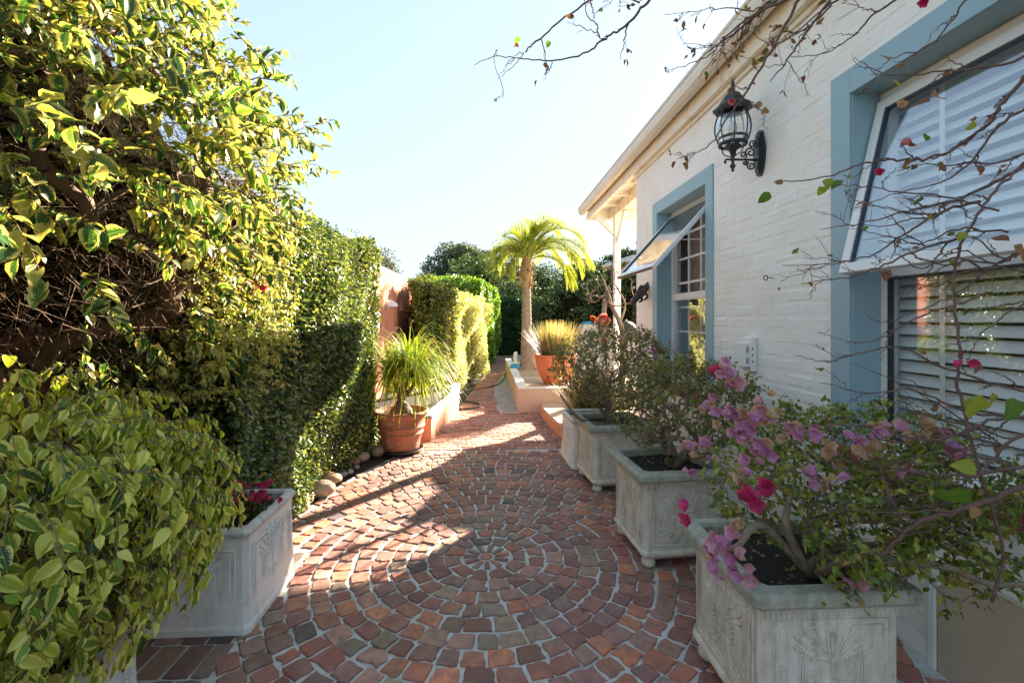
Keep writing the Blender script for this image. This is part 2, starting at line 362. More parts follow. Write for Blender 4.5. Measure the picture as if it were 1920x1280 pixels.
def leaves(root, Pn, A, Nn, Sz, pal, idx, mat, T, nobj=0, Tobj=None, part='foliage'):
    """the nobj leaves that show largest become parts named leaf, the rest one stuff part"""
    pal = np.array(pal, float); n = len(Pn); C = pal[idx] * np.exp(rng.normal(0, .18, (n, 1)))
    take = np.zeros(n, bool)
    if nobj:
        x, y, d = proj(Pn); sc = np.where((x > -20) & (x < 1940) & (y > -20) & (y < 1300) & (d > .1), Sz / np.maximum(d, .1), 0)
        # prefer leaves on the side facing the camera
        take[np.argsort(-sc)[:nobj]] = True
        Tobj = Tobj or T; meshes = []
        for c in pal:
            for k in range(2):
                b = MB(); b.add(Tobj[0], Tobj[1], np.clip(c * (0.9 + .25 * k), 0, 1), Tobj[2] + np.array([0, 0, .12 * (k - .5)]))
                o = b.build('leaf', mat, None, True); meshes.append(o.data); bpy.data.objects.remove(o)
        X, Y, Z = frames(A, Nn); base = WL[root.name]
        for i in np.nonzero(take)[0]:
            o = bpy.data.objects.new('leaf', meshes[int(idx[i]) * 2 + random.randrange(2)]); COL.objects.link(o); o.parent = root
            s = Sz[i]; mtx = Matrix(((X[i][0] * s, Y[i][0] * s, Z[i][0] * s, Pn[i][0] - base[0]), (X[i][1] * s, Y[i][1] * s, Z[i][1] * s, Pn[i][1] - base[1]),
                                     (X[i][2] * s, Y[i][2] * s, Z[i][2] * s, Pn[i][2] - base[2]), (0, 0, 0, 1))); o.matrix_basis = mtx
    k = ~take
    if not k.any(): return None
    mb = MB(); scatter(mb, T, Pn[k], A[k], Nn[k], Sz[k], C[k]); return mb.build(part, mat, root, True, kind='stuff')

def grow_tree(root_pt, pts, r0, gamma=.45, rmin=.0015, sides=5, jitter=.15, mb=None, bias=.35):
    """joins scattered points into a branching skeleton (each to its nearest inner neighbour) and skins it"""
    root_pt = np.array(root_pt, float); pts = np.asarray(pts); dist = np.linalg.norm(pts - root_pt, axis=1); o = np.argsort(dist)
    nd = np.vstack([root_pt[None], pts[o]]); ds = np.concatenate([[0], dist[o]]); par = np.zeros(len(nd), int); pl = np.zeros(len(nd))
    for i in range(1, len(nd)):
        e = np.linalg.norm(nd[:i] - nd[i], axis=1); j = int(np.argmin(e + bias * pl[:i] * .5 + np.where(ds[:i] > ds[i] * .98, .05, 0))); par[i] = j; pl[i] = pl[j] + e[j]
    cnt = np.ones(len(nd))
    for i in range(len(nd) - 1, 0, -1): cnt[par[i]] += cnt[i]
    rad = np.maximum(r0 * (cnt / cnt[0]) ** gamma, rmin); mb = mb or MB()
    for i in range(1, len(nd)):
        a, b = nd[par[i]], nd[i]; L = np.linalg.norm(b - a)
        m1 = a * .67 + b * .33 + rng.normal(0, jitter * L * .4, 3); m2 = a * .33 + b * .67 + rng.normal(0, jitter * L * .4, 3)
        ra = min(rad[par[i]], rad[i] * 1.5); mb.tube([a, m1, m2, b], [ra, ra * .7 + rad[i] * .3, ra * .3 + rad[i] * .7, rad[i]], sides if rad[i] > .004 else 4, False)
    end = cnt <= 2
    return mb, nd, par, end
def smooth_path(pts, per=5):
    pts = np.asarray(pts, float); out = []
    q = np.vstack([2 * pts[0] - pts[1], pts, 2 * pts[-1] - pts[-2]])
    for i in range(1, len(q) - 2):
        for k in range(per):
            t = k / per; p0, p1, p2, p3 = q[i - 1:i + 3]
            out.append(.5 * ((2 * p1) + (-p0 + p2) * t + (2 * p0 - 5 * p1 + 4 * p2 - p3) * t * t + (-p0 + 3 * p1 - 3 * p2 + p3) * t ** 3))
    out.append(pts[-1]); return np.array(out)
def in_ell(n, c, r, lo=0.0, hi=1.0):
    d = rdir(n); k = rng.uniform(lo ** 3, hi ** 3, (n, 1)) ** (1 / 3); return np.array(c) + d * k * np.array(r)

# ------------------------------------------------------------------ ground and paving
def sheet(name, poly, z, mat, kind='structure', parent=None):
    b = MB(); b.add([(x, y, z) for x, y in poly], [tuple(range(len(poly)))]); return b.build(name, mat, parent, kind=kind)
sheet('ground', [(-150, -60), (150, -60), (150, 250), (-150, 250)], -.02, M['ground'])
LEFT = [(-1.0, -1.72), (2.0, -1.70), (3.0, -1.52), (4.2, -1.25), (5.35, -.80), (7.2, -.50), (9.0, -.34), (12.0, -.10), (15.0, .12), (18.4, .34), (19.5, .4)]
def xleft(y): return float(np.interp(y, [a for a, b in LEFT], [b for a, b in LEFT]))
def xright(y):
    if y < 5.1: return 1.86
    if y < 6.97: return .95 - (y - 5.1) * .06
    if y < 12.3: return .47
    return .47 + (y - 12.3) * .09
ys = [-1, 0, 1, 2, 3, 3.6, 4.2, 4.8, 5.35, 6, 7.2, 9, 12, 15, 18.4, 20]
poly = [(xleft(y), y) for y in ys] + [(xright(y) + .02, y) for y in (20, 15, 12.31, 12.29, 6.98, 6.96, 5.11, 5.09, -1)]
pavem = sheet('pavement', poly, 0, M['mortar'])
PAL = np.array([(.36, .125, .08), (.52, .18, .085), (.23, .11, .09), (.34, .21, .14), (.085, .062, .058), (.40, .19, .14), (.31, .105, .07), (.28, .13, .095), (.46, .23, .16), (.25, .17, .125)])
PW = np.array([.24, .12, .09, .09, .018, .13, .15, .12, .05, .015]); PW /= PW.sum()
def paver_poly(corners, jitter=.005, seg=3, notch=.2):
    c = np.array(corners, float); out = []
    n = len(c)
    for i in range(n):
        a, b = c[i], c[(i + 1) % n]; L = np.linalg.norm(b - a); nr = np.array([b[1] - a[1], a[0] - b[0]]) / max(L, 1e-6)
        for k in range(seg):
            t = k / seg; p = a + (b - a) * t
            if k == 0: p = p + (c.mean(0) - p) * rng.uniform(.0, .10)
            else: p = p + nr * rng.normal(0, jitter) * (1 if rng.random() > notch else 1.8)
            out.append(p)
    return np.array(out)
def add_paver(mb, poly2, h, tint, tilt=.0015):
    n = len(poly2); c = poly2.mean(0); inner = c + (poly2 - c) * (1 - .006 / max(.02, np.linalg.norm(poly2 - c, axis=1).mean()))
    g = rng.normal(0, tilt, 2) * 8
    z = lambda q: h + (q - c) @ g
    v = np.vstack([np.c_[inner, z(inner)], np.c_[poly2, z(poly2) - .004], np.c_[poly2, np.full(n, -.004)]])
    f = [tuple(range(n))] + [(i, n + i, n + (i + 1) % n, (i + 1) % n) for i in range(n)] + [(n + i, 2 * n + i, 2 * n + (i + 1) % n, n + (i + 1) % n) for i in range(n)]
    f = [tuple(q)[::-1] if k else tuple(q) for k, q in enumerate(f)]
    # keep the top anticlockwise seen from above
    ar = np.cross(np.roll(poly2, -1, 0) - c, poly2 - c).sum()
    if ar > 0: f = [tuple(q)[::-1] for q in f]
    mb.add(v, f, tint)
pav = []
C0 = G(912, 1044)[:2]
r = .205; k = 0
pav.append((np.array([C0 + .036 * np.array([math.cos(a), math.sin(a)]) for a in np.arange(10) * .628]), PAL[1]))
for i in range(11):
    a = i * 2 * math.pi / 11 + .2; d = np.array([math.cos(a), math.sin(a)]); e = np.array([-d[1], d[0]])
    pav.append((paver_poly([C0 + d * .052 - e * .012, C0 + d * .14 - e * .018, C0 + d * .14 + e * .018, C0 + d * .052 + e * .012], .001, 2), PAL[rng.choice(10, p=PW)]))
ri = .155
while ri < 4.6:
    pitch = .105 + .004 * math.sin(k * 1.7); ro = ri + pitch - .008; nn = max(8, int(2 * math.pi * (ri + .05) / (.118 if k % 3 else .108)))
    ph = rng.uniform(0, 1); a0 = 0
    wd = rng.uniform(.82, 1.18, nn); ed = np.concatenate([[0], np.cumsum(wd)]) / wd.sum() * 2 * math.pi + ph
    for i in range(nn):
        gap = .0045 / ri * rng.uniform(.6, 1.6); a, b = ed[i] + gap, ed[i + 1] - gap; mid = (a + b) / 2
        c = C0 + (ri + .05) * np.array([math.cos(mid), math.sin(mid)])
        if c[1] > 5.0 or c[1] < -.3 or c[0] < xleft(c[1]) + .04 or c[0] > xright(c[1]) - .03: continue
        if c[0] < -1.12 and c[1] < 2.9: continue
        w1 = rng.uniform(-.008, .007, 4)
        pts = [C0 + (rr + w1[q]) * np.array([math.cos(t), math.sin(t)]) for q, (rr, t) in enumerate(((ri, a), (ro, a), (ro, b), (ri, b)))]
        pts = [c + (q_ - c) * min(1.03, rng.normal(.98, .045)) for q_ in pts]
        cc = PAL[rng.choice(10, p=PW)] * np.exp(rng.normal(0, .16)) * np.exp(rng.normal(0, .05, 3))
        pav.append((paver_poly(pts, .0042), cc))
    ri += pitch; k += 1
def brickfield(y0, y1, dx, dy, xa, xb, pal, joint=.008, jt=.0015, wob=0):
    y = y0; row = 0
    while y < y1:
        x = xa(y) - dx * (.5 if row % 2 else 0) + rng.uniform(-.02, .02)
        while x < xb(y):
            a, b = max(x, xa(y) + .01), min(x + dx - joint, xb(y) - .005)
            if b - a > .04:
                t = wob * math.sin(x * 2 + y)
                pav.append((paver_poly([(a, y + t), (b, y + t), (b, y + dy - joint + t), (a, y + dy - joint + t)], jt, 2), pal[rng.integers(len(pal))] * np.exp(rng.normal(0, .12))))
            x += dx
        y += dy; row += 1
brickfield(-.3, 2.88, .115, .20, lambda y: -1.71, lambda y: -1.125, PAL[[2, 3, 7, 9, 4]], .01, .002)
brickfield(5.06, 12.2, .21, .108, lambda y: xleft(y), lambda y: (xright(y) if y < 6.95 else .47 - max(0, .33 - abs(y - 7.4) * .13)) - .0, PAL[[0, 1, 5, 6, 8]], .01, .002, .01)
brickfield(12.3, 19.4, .21, .108, lambda y: xleft(y), lambda y: xright(y), PAL[[0, 5, 6, 8]], .012, .001)
cen = np.array([[*p.mean(0), 0] for p, c in pav]); x, y, d = proj(cen)
sz = np.array([np.ptp(p[:, 0]) * np.ptp(p[:, 1]) for p, c in pav])
vis = (x > -10) & (x < 1930) & (y > 600) & (y < 1300) & (d > .3)
hid = ((cen[:, 0] > .88) & (cen[:, 0] < 1.40) & (cen[:, 1] > 1.45) & (cen[:, 1] < 5)) | ((cen[:, 0] < -1.1) & (cen[:, 1] < 2.66))
score = np.where(vis & ~hid, sz / np.maximum(d, .2) ** 3, 0); big = set(np.argsort(-score)[:298])
rest = MB()
for i, (p2, c) in enumerate(pav):
    h = .007 + abs(rng.normal(0, .0025))
    if i in big: b = MB(); add_paver(b, p2, h, c); b.build('paver', M['paver'], pavem)
    else: add_paver(rest, p2, h, c)
rest.build('small_paver', M['paver'], pavem, kind='stuff')
lt = MB(); n = 420; q = np.c_[rng.uniform(-1.3, 1.5, n), rng.uniform(.8, 7.5, n), np.full(n, .016)]
q[:, 0] = np.where(rng.random(n) < .6, np.where(rng.random(n) < .5, -1.05 - rng.exponential(.15, n), .85 + rng.exponential(.2, n)), q[:, 0])
LITTER = (q, n)
# pale cement apron beside the raised bed
ap = [G(*q)[:2] for q in ((928, 726), (927, 745), (938, 766), (948, 777), (974, 777), (960, 745), (948, 700), (940, 706))]
sheet('cement_apron', [tuple(a) for a in ap], .014, M['concrete'])

# ------------------------------------------------------------------ the house
XW = 1.87; GL = 'white painted brick cottage with blue window surrounds under a cream eave'
house = thing('house', GL, 'house', (1.87, 2.5, 0))
WIN = [(.80, 2.247, .80, 2.61), (3.81, 4.93, .80, 2.61)]     # y0,y1,z0,z1 clear openings
b = MB(); xb = XW + .26
ycuts = [-1.0] + [q for w_ in WIN for q in w_[:2]] + [5.65]
for i in range(0, len(ycuts) - 1):
    y0, y1 = ycuts[i], ycuts[i + 1]
    if i % 2 == 0: b.box((XW, y0, 0), (xb, y1, 3.34))
    else:
        wn = WIN[i // 2]; b.box((XW, y0, 0), (xb, y1, wn[2])); b.box((XW, y0, wn[3]), (xb, y1, 3.34))
b.box((xb, 5.40, 0), (6.2, 5.65, 3.34)); b.box((xb, -1.0, 0), (6.2, -.8, 3.34)); b.box((6.0, -.8, 0), (6.2, 5.4, 3.34))
b.build('wall', M['paint'], house)
b = MB(); b.box((xb, -.8, 3.2), (6, 5.4, 3.3)); b.box((xb, -.8, .0), (6, 5.4, .06)); b.box((xb + .9, 3.2, .06), (xb + .98, 5.3, 3.2)); b.build('room_lining', M['room'], house)
# bricks
BL, BH, J = .235, .0865, .010
bl = []; z = .0; row = 0
while z < 3.25:
    y = -1.0 + (BL / 2 if row % 2 else 0)
    while y < 5.65:
        segs = [(y, min(y + BL - J, 5.648))]
        for (a0, a1, c0, c1) in WIN:
            o0, o1, q0, q1 = a0 - .13, a1 + .13, c0 - .10, c1 + .13
            if z + BH > q0 + .004 and z < q1:
                ns = []
                for s0, s1 in segs:
                    if s1 <= o0 or s0 >= o1: ns.append((s0, s1))
                    else:
                        if s0 < o0 - .02: ns.append((s0, o0 - .003))
                        if s1 > o1 + .02: ns.append((o1 + .003, s1))
                segs = ns
        for s0, s1 in segs:
            if s1 - s0 > .02: bl.append((s0, s1, z, z + BH - J))
        y += BL
    z += BH; row += 1
def brick_geo(mb, y0, y1, z0, z1, o, tint):
    e = .012; p = .0014 + rng.uniform(-.0012, .0018); jz = rng.normal(0, .0022, 4); jy = rng.normal(0, .002, 4)
    q = [(y0, z0), (y1, z0), (y1, z1), (y0, z1)]; i_ = [(y0 + e, z0 + e), (y1 - e, z0 + e), (y1 - e, z1 - e), (y0 + e, z1 - e)]
    v = [(XW + .001, a + jy[k], c + jz[k]) for k, (a, c) in enumerate(q)] + [(XW - p + rng.normal(0, .0012), a + jy[k], c + jz[k]) for k, (a, c) in enumerate(i_)]
    v = np.array(v) - np.array(o); mb.add(v, [(4, 7, 6, 5), (0, 4, 5, 1), (1, 5, 6, 2), (2, 6, 7, 3), (3, 7, 4, 0)], tint)
cb = np.array([(XW, (q[0] + q[1]) / 2, (q[2] + q[3]) / 2) for q in bl]); x, y, d = proj(cb)
full = np.array([abs(q[1] - q[0] - BL + J) < 1e-3 for q in bl])
sc = np.where((x > 1190) & (x < 1930) & (y > -10) & (y < 1290) & full & ~((y > 800) & (x < 1660)), 1 / np.maximum(d, .2), 0); big = set(np.argsort(-sc)[:290])
var = []
for k in range(10):
    m_ = MB(); brick_geo(m_, 0, BL - J, 0, BH - J, (XW, 0, 0), (1, 1, 1) if k % 3 else (.985, .98, .965)); o = m_.build('brick', M['paint'], None); var.append(o.data); bpy.data.objects.remove(o)
rest = MB()
for i, q in enumerate(bl):
    if i in big:
        o = bpy.data.objects.new('brick', random.choice(var)); COL.objects.link(o); o.parent = house; o.location = Vector((XW, q[0], q[2])) - house.location
    else: brick_geo(rest, *q, (0, 0, 0), (1, 1, 1))
rest.build('small_brick', M['paint'], house, kind='stuff')
# eave, fascia, gutter, roof (run on over the verandah)
YE = 8.25
b = MB(); b.box((1.80, -1.2, 3.25), (1.866, YE, 3.47)); b.build('fascia', M['cream'], house, bevel=.004)
b = MB(); b.box((1.775, -1.2, 3.43), (1.80, YE, 3.475)); b.box((1.845, -1.2, 3.215), (1.868, 5.65, 3.249)); b.build('moulding', M['cream'], house, bevel=.006)
pr = [(1.775, 3.49), (1.775, 3.375), (1.745, 3.352), (1.70, 3.352), (1.668, 3.378), (1.655, 3.42), (1.655, 3.455), (1.645, 3.462), (1.645, 3.475), (1.662, 3.475), (1.664, 3.425), (1.68, 3.385), (1.705, 3.366), (1.745, 3.366), (1.765, 3.385), (1.765, 3.49)]
n_ = len(pr); b = MB(); b.add([(x_, yy, z_) for yy in (-1.2, YE + .03) for x_, z_ in pr], [(i, (i + 1) % n_, n_ + (i + 1) % n_, n_ + i) for i in range(n_)] + [tuple(range(n_))[::-1], tuple(range(n_, 2 * n_))]); b.build('gutter', M['gutter'], house)
b = MB()
v = [(1.70, -1.2, 3.50), (6.6, -1.2, 4.55), (6.6, YE, 4.55), (1.70, YE, 3.50)]
v = v + [(a, c, e + .05) for a, c, e in v]; b.add(v, [(0, 1, 2, 3), (7, 6, 5, 4), (0, 4, 5, 1), (1, 5, 6, 2), (2, 6, 7, 3), (3, 7, 4, 0)]); b.build('roof', M['roof'], house)
# verandah bay: post, braces, beams, rafters
b = MB(); b.box((1.866, 5.66, 3.44), (5.6, YE - .02, 3.462)); b.build('ceiling_board', M['cream'], house)
b = MB(); b.box((1.866, YE - .07, 3.25), (5.6, YE - .01, 3.44)); b.box((2.20, 5.66, 3.26), (2.32, YE - .08, 3.438)); b.build('beam', M['cream'], house, bevel=.004)
for yy in (6.3, 6.95, 7.6):
    b = MB(); b.box((1.868, yy, 3.36), (2.198, yy + .05, 3.439)); b.build('rafter', M['cream'], house)
px_, py_ = 2.26, 7.88
for yy in (5.66,): pass
b = MB(); b.box((px_ - .055, py_ - .055, .155), (px_ + .055, py_ + .055, 3.258)); b.build('post', M['white'], house, bevel=.006)
for q, e in (((px_ + .05, py_, 2.78), (px_ + .50, py_ + .0, 3.25)), ((px_, py_ - .05, 2.78), (px_, py_ - .5, 3.25)), ((px_ - .05, py_, 2.95), (px_ - .36, py_, 3.25))):
    b = MB(); b.bar(q, e, .05, .08, up=(0, 0, 1)); b.build('brace', M['white'], house, bevel=.004)

def window(y0, y1, z0, z1, big_):
    s = .13; xf = XW - .012
    b = MB(); b.box((xf, y0 - s, z0 - .02), (XW + .003, y0, z1 + s)); b.box((xf, y1, z0 - .02), (XW + .003, y1 + s, z1 + s)); b.box((xf, y0, z1), (XW + .003, y1, z1 + s))
    e = .003
    b.box((XW + .0031, y0, z0), (2.02, y0 + e, z1)); b.box((XW + .0031, y1 - e, z0), (2.02, y1, z1)); b.box((XW + .0031, y0 + e, z1 - e), (2.02, y1 - e, z1))
    W = b.build('window', M['blue'], house, bevel=.002)
    b = MB()
    nb = int((y1 - y0 + 2 * s) / .11)
    for i in range(nb):
        ya = y0 - s + i * (y1 - y0 + 2 * s) / nb; inner = y0 <= ya and ya + .11 <= y1
        b.box((XW - .035, ya + .004, z0 - .085), (2.0 if y0 - .02 < ya < y1 - .1 else XW - .001, ya + (y1 - y0 + 2 * s) / nb - .004, z0 - .004))
    b.build('sill', M['redsill'], W, bevel=.004)
    zm = 1.69; f = .045; xa, xc = 2.0205, 2.075
    yi0, yi1 = y0 + .004, y1 - .004
    b = MB(); b.box((xa, yi0, z0), (xc, yi0 + f, z1 - .004)); b.box((xa, yi1 - f, z0), (xc, yi1, z1 - .004)); b.box((xa, yi0 + f, z0), (xc, yi1 - f, z0 + f)); b.box((xa, yi0 + f, z1 - .004 - f), (xc, yi1 - f, z1 - .004)); b.box((xa, yi0 + f, zm - .03), (xc, yi1 - f, zm + .03))
    b.build('frame', M['white'], W, bevel=.003)
    b = MB(); g = .012
    for a0, a1 in ((z0 + f, zm - .03),):
        b.box((xa - .004, yi0 + f, a0), (xa + .02, yi0 + f + g, a1)); b.box((xa - .004, yi1 - f - g, a0), (xa + .02, yi1 - f, a1)); b.box((xa - .004, yi0 + f + g, a1 - g), (xa + .02, yi1 - f - g, a1)); b.box((xa - .004, yi0 + f + g, a0), (xa + .02, yi1 - f - g, a0 + g))
    b.build('seal', M['black' if big_ else 'alu'], W)
    b = MB(); b.box((2.04, yi0 + f, z0 + f), (2.044, yi1 - f, zm - .03)); b.build('pane', M['glass'], W, label='fixed lower window pane')
    # awning sash hinged at the head, pushed out
    hx, hz = 2.03, z1 - .06; L = hz - zm + .05
    ang = R(13.5) if big_ else R(42)
    def A(y, l, t): return (hx - l * math.sin(ang) - t * math.cos(ang), y, hz - l * math.cos(ang) + t * math.sin(ang))
    ya, yb_ = yi0 + .01, yi1 - .01
    def sbox(mb, ya, yb, l0, l1, t0, t1):
        v = [A(y_, l_, t_) for t_ in (t0, t1) for l_, y_ in ((l0, ya), (l0, yb), (l1, yb), (l1, ya))]
        mb.add(v, [(0, 3, 2, 1), (4, 5, 6, 7), (0, 1, 5, 4), (1, 2, 6, 5), (2, 3, 7, 6), (3, 0, 4, 7)])
    L = .90; fw = .05
    b = MB(); sbox(b, ya, ya + fw, 0, L, 0, .035); sbox(b, yb_ - fw, yb_, 0, L, 0, .035); sbox(b, ya + fw, yb_ - fw, 0, fw, 0, .035); sbox(b, ya + fw, yb_ - fw, L - fw, L, 0, .035)
    b.build('open_sash', M['white' if big_ else 'alu'], W, bevel=.003)
    b = MB(); g = .010; sbox(b, ya + fw, ya + fw + g, fw, L - fw, .006, .028); sbox(b, yb_ - fw - g, yb_ - fw, fw, L - fw, .006, .028); sbox(b, ya + fw + g, yb_ - fw - g, fw, fw + g, .006, .028)
    if not big_: sbox(b, ya + fw, yb_ - fw, L + .0005, L + .006, .008, .03); sbox(b, yb_ + .0005, yb_ + .004, 0, L, .01, .028)
    b.build('sash_gasket', M['seal'], W)
    b = MB(); sbox(b, ya + fw, yb_ - fw, fw, L - fw, .014, .019); b.build('sash_pane', M['glass2'], W)
    for yy in (ya + .02, yb_ - .02):
        b = MB(); b.bar((2.03, yy, hz - .45 * L), A(yy, .62 * L, 0), .006, .014, up=(0, 1, 0)); b.build('stay', M['alu'], W)
    # inside: blinds or muntins
    if big_:
        xs = 2.112; n = int((z1 - z0) / .062)
        b0 = MB(); b0.box((-.031, y0 - .02, -.0025), (.031, y1 + .02, .0025)); o0 = b0.build('slat', M['slat'], W, local=True); me = o0.data
        bpy.data.objects.remove(o0)
        for i in range(n):
            o = bpy.data.objects.new('slat', me); COL.objects.link(o); o.parent = W; o.location = Vector((xs, 0, z0 + .04 + i * .062)) - Vector([float(q) for q in WL[W.name]]); o.location.y = -WL[W.name][1]; o.rotation_euler = (0, R(-47), 0)
        b = MB()
        for yy in np.linspace(y0 + .32, y1 - .27, 3): b.box((xs - .036, yy - .012, z0), (xs - .034, yy + .012, z1))
        b.build('ladder_tape', M['white'], W)
        b = MB(); b.box((xs - .04, y0 - .02, z1 - .07), (xs + .04, y1 + .02, z1 + .0)); b.build('head_rail', M['white'], W)
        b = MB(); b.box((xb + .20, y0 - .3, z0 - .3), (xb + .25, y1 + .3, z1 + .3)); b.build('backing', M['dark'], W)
    else:
        b = MB(); xs = 2.10
        for k in range(1, 4):
            yy = y0 + k * (y1 - y0) / 4; b.box((xs - .01, yy - .011, z0), (xs + .01, yy + .011, z1))
        for k in range(1, 7):
            zz = z0 + k * (z1 - z0) / 7; b.box((xs - .0105, y0, zz - .011), (xs + .0105, y1, zz + .011))
        b.box((xs - .02, y0, zm - .03), (xs + .02, y1, zm + .03)); b.build('muntin', M['white'], W)
        b = MB()
        for k, (c0, c1) in enumerate(((y0, y0 + .25), (y1 - .45, y1))):
            ny = 24; yy = np.linspace(c0, c1, ny); xx = 2.24 + .018 * np.sin(np.arange(ny) * 1.9)
            v = [(xx[i], yy[i], zz) for zz in (z0, z1) for i in range(ny)]; b.add(v, [(i, i + 1, ny + i + 1, ny + i) for i in range(ny - 1)])
        b.build('curtain', M['curtain'], W, True)
window(*WIN[0], True); window(*WIN[1], False)

# items fixed to the wall
cd = thing('wall_conduit', 'white vertical conduit running up the brick base beneath the nearest window', 'conduit', (XW, 1.80, 0))
b = MB(); b.box((XW - .03, 1.785, .0), (XW - .006, 1.815, .37)); b.box((XW - .036, 1.765, .36), (XW - .006, 1.83, .46)); b.build('pipe', M['white'], cd, bevel=.004)
b = MB(); b.box((XW - .034, 1.835, .385), (XW - .006, 2.15, .445)); b.build('ledge', M['cream'], cd, bevel=.003)
pn = thing('wall_panel', 'beige rendered panel low on the wall beside the white conduit', 'panel', (XW, 1.3, 0))
b = MB(); b.box((XW - .022, .8, 0), (XW - .008, 1.78, .455)); b.build('face', plain('beige_render', (.52, .44, .32), (.46, .38, .27), .8, 3, .4, .006, 30), pn, bevel=.003)
p0 = WX(1408, 664, XW)
bx = thing('alarm_box', 'small white slotted electrical box mounted on the wall beneath the lantern', 'electrical box', p0)
b = MB(); yc, zc = p0[1], p0[2]
b.box((XW - .085, yc - .065, zc - .085), (XW - .018, yc + .075, zc + .085)); b.build('case', M['white'], bx, bevel=.006)
b = MB(); b.box((XW - .045, yc - .080, zc - .115), (XW - .004, yc + .03, zc + .125)); b.build('bracket', M['white'], bx, bevel=.006)
b = MB()
for zz in (zc + .035, zc - .04):
    for i in range(5): b.box((XW - .0735, yc - .0665, zz - .02 + i * .009), (XW - .055, yc - .0652, zz - .0155 + i * .009))
for zz in (zc + .045, zc, zc - .045): b.box((XW - .04, yc - .0815, zz - .007), (XW - .032, yc - .0802, zz + .007))
b.build('vent', M['black'], bx)
p0 = WX(1450, 521, XW); ey = thing('eye_bolt', 'small grey eye bolt screwed into the bare wall between the windows', 'bolt', p0)
b = MB(); ang = np.linspace(0, 2 * math.pi, 17); c = p0 + (-.052, .0, 0)
b.tube([c + .016 * np.array([math.cos(a), .25 * math.cos(a), math.sin(a)]) for a in ang], .0035, 6, False); b.tube([c + (.016, 0, 0), p0 + (.004, 0, 0)], .003, 6); b.build('ring', M['wood'], ey, True)

# lantern
def lantern():
    pb = WX(1427, 288, XW); y0 = pb[1]
    L = thing('wall_lantern', 'black cast iron carriage lantern with curved glass panes on scroll bracket', 'lantern', (XW, y0, pb[2]))
    zb = pb[2]; xl = XW - .20; yc = y0
    n = 24; a = np.arange(n) * 2 * math.pi / n
    def plate(sx, sz, x0, x1, mb):
        q = [(yc + sx * math.copysign(abs(math.cos(t)) ** .8, math.cos(t)) * (1 + .12 * math.cos(4 * t)), zb + sz * math.copysign(abs(math.sin(t)) ** .9, math.sin(t))) for t in a]
        v = [(x0, *p) for p in q] + [(x1, *p) for p in q]; mb.add(v, [tuple(range(n, 2 * n)), tuple(range(n))[::-1]] + [(i, n + i, n + (i + 1) % n, (i + 1) % n) for i in range(n)])
    b = MB(); plate(.055, .155, XW - .002, XW - .018, b); plate(.043, .138, XW - .018, XW - .028, b); plate(.028, .115, XW - .028, XW - .036, b); b.build('back_plate', M['black'], L, bevel=.002)
    za = zb - .045
    b = MB(); b.tube([(XW - .03, yc, za), (xl - .02, yc, za)], .008, 8)
    b.tube(smooth_path([(xl - .02, yc, za), (xl - .045, yc, za - .002), (xl - .055, yc, za - .018), (xl - .045, yc, za - .026)]), .007, 7); b.build('arm', M['black'], L, True)
    def spiral(cx, cz, r0, turns, st, dr=1):
        t = np.linspace(0, 1, 26); an = st + dr * t * turns * 2 * math.pi; rr = r0 * (1 - .8 * t)
        return [(cx + rr[i] * math.cos(an[i]), yc, cz + rr[i] * math.sin(an[i])) for i in range(26)]
    for cx, cz, r0, tr, st, dr in ((XW - .075, za + .05, .036, 1.4, 3.6, -1), (XW - .125, za + .032, .026, 1.3, 5.2, 1), (XW - .062, za + .105, .030, 1.4, 5.5, 1), (XW - .07, za - .04, .030, 1.4, 2.2, 1), (XW - .115, za - .022, .016, 1.2, 1.0, -1)):
        b = MB(); b.tube(spiral(cx, cz, r0, tr, st, dr), .0055, 6); b.build('scroll', M['black'], L, True)
    zg0, zg1 = za + .10, za + .345
    b = MB(); b.lathe([(0, -.085), (.010, -.08), (.008, -.065), (.018, -.05), (.019, -.04), (.009, -.028), (.012, 0), (.014, .03), (.018, .05), (.034, .07), (.055, .085), (.05, .095), (0, .095)], (xl, yc, za), 16); b.build('stem', M['black'], L, True)
    def prof(t): return .062 + .052 * math.sin(math.pi * (.12 + .80 * t)) ** .9
    ts = np.linspace(0, 1, 9); H = zg1 - zg0
    b = MB(); b.lathe([(prof(t) - .003, t * H) for t in ts], (xl, yc, zg0), 8, rot=R(22.5)); b.build('glass_pane', M['lglass'], L)
    for k in range(8):
        an = R(22.5 + 45 * k); b = MB(); b.tube([(xl + prof(t) * math.cos(an), yc + prof(t) * math.sin(an), zg0 + t * H) for t in ts], .0042, 5); b.build('rib', M['black'], L, True)
    b = MB(); b.lathe([(prof(0) - .008, -.006), (prof(0) + .008, -.006), (prof(0) + .010, .012), (prof(0), .014)], (xl, yc, zg0), 24); b.lathe([(.088, .03 - .008), (.094, .03), (.094, .04), (.088, .04)], (xl, yc, zg0 + .012), 24)
    for k in range(4):
        an = R(45 + 90 * k); b.tube(smooth_path([(xl + .012 * math.cos(an), yc + .012 * math.sin(an), za + .02), (xl + .06 * math.cos(an), yc + .06 * math.sin(an), za + .05), (xl + .075 * math.cos(an), yc + .075 * math.sin(an), zg0 + .02)]), .004, 5)
    b.build('cage_ring', M['black'], L, True)
    b = MB(); b.lathe([(.075, -.012), (.125, -.010), (.128, .004), (.105, .022), (.088, .034), (.075, .062), (.05, .095), (.022, .115), (.014, .125), (.016, .135), (.010, .15), (.013, .165), (.008, .19), (.003, .205)], (xl, yc, zg1), 8, rot=R(22.5)); b.build('cap', M['black'], L)
    b = MB(); b.lathe([(.012, 0), (.012, .06), (.028, .10), (.032, .13), (.02, .165), (0, .175)], (xl, yc, zg0 - .01), 14); b.build('bulb', M['bulb'], L, True)
lantern()
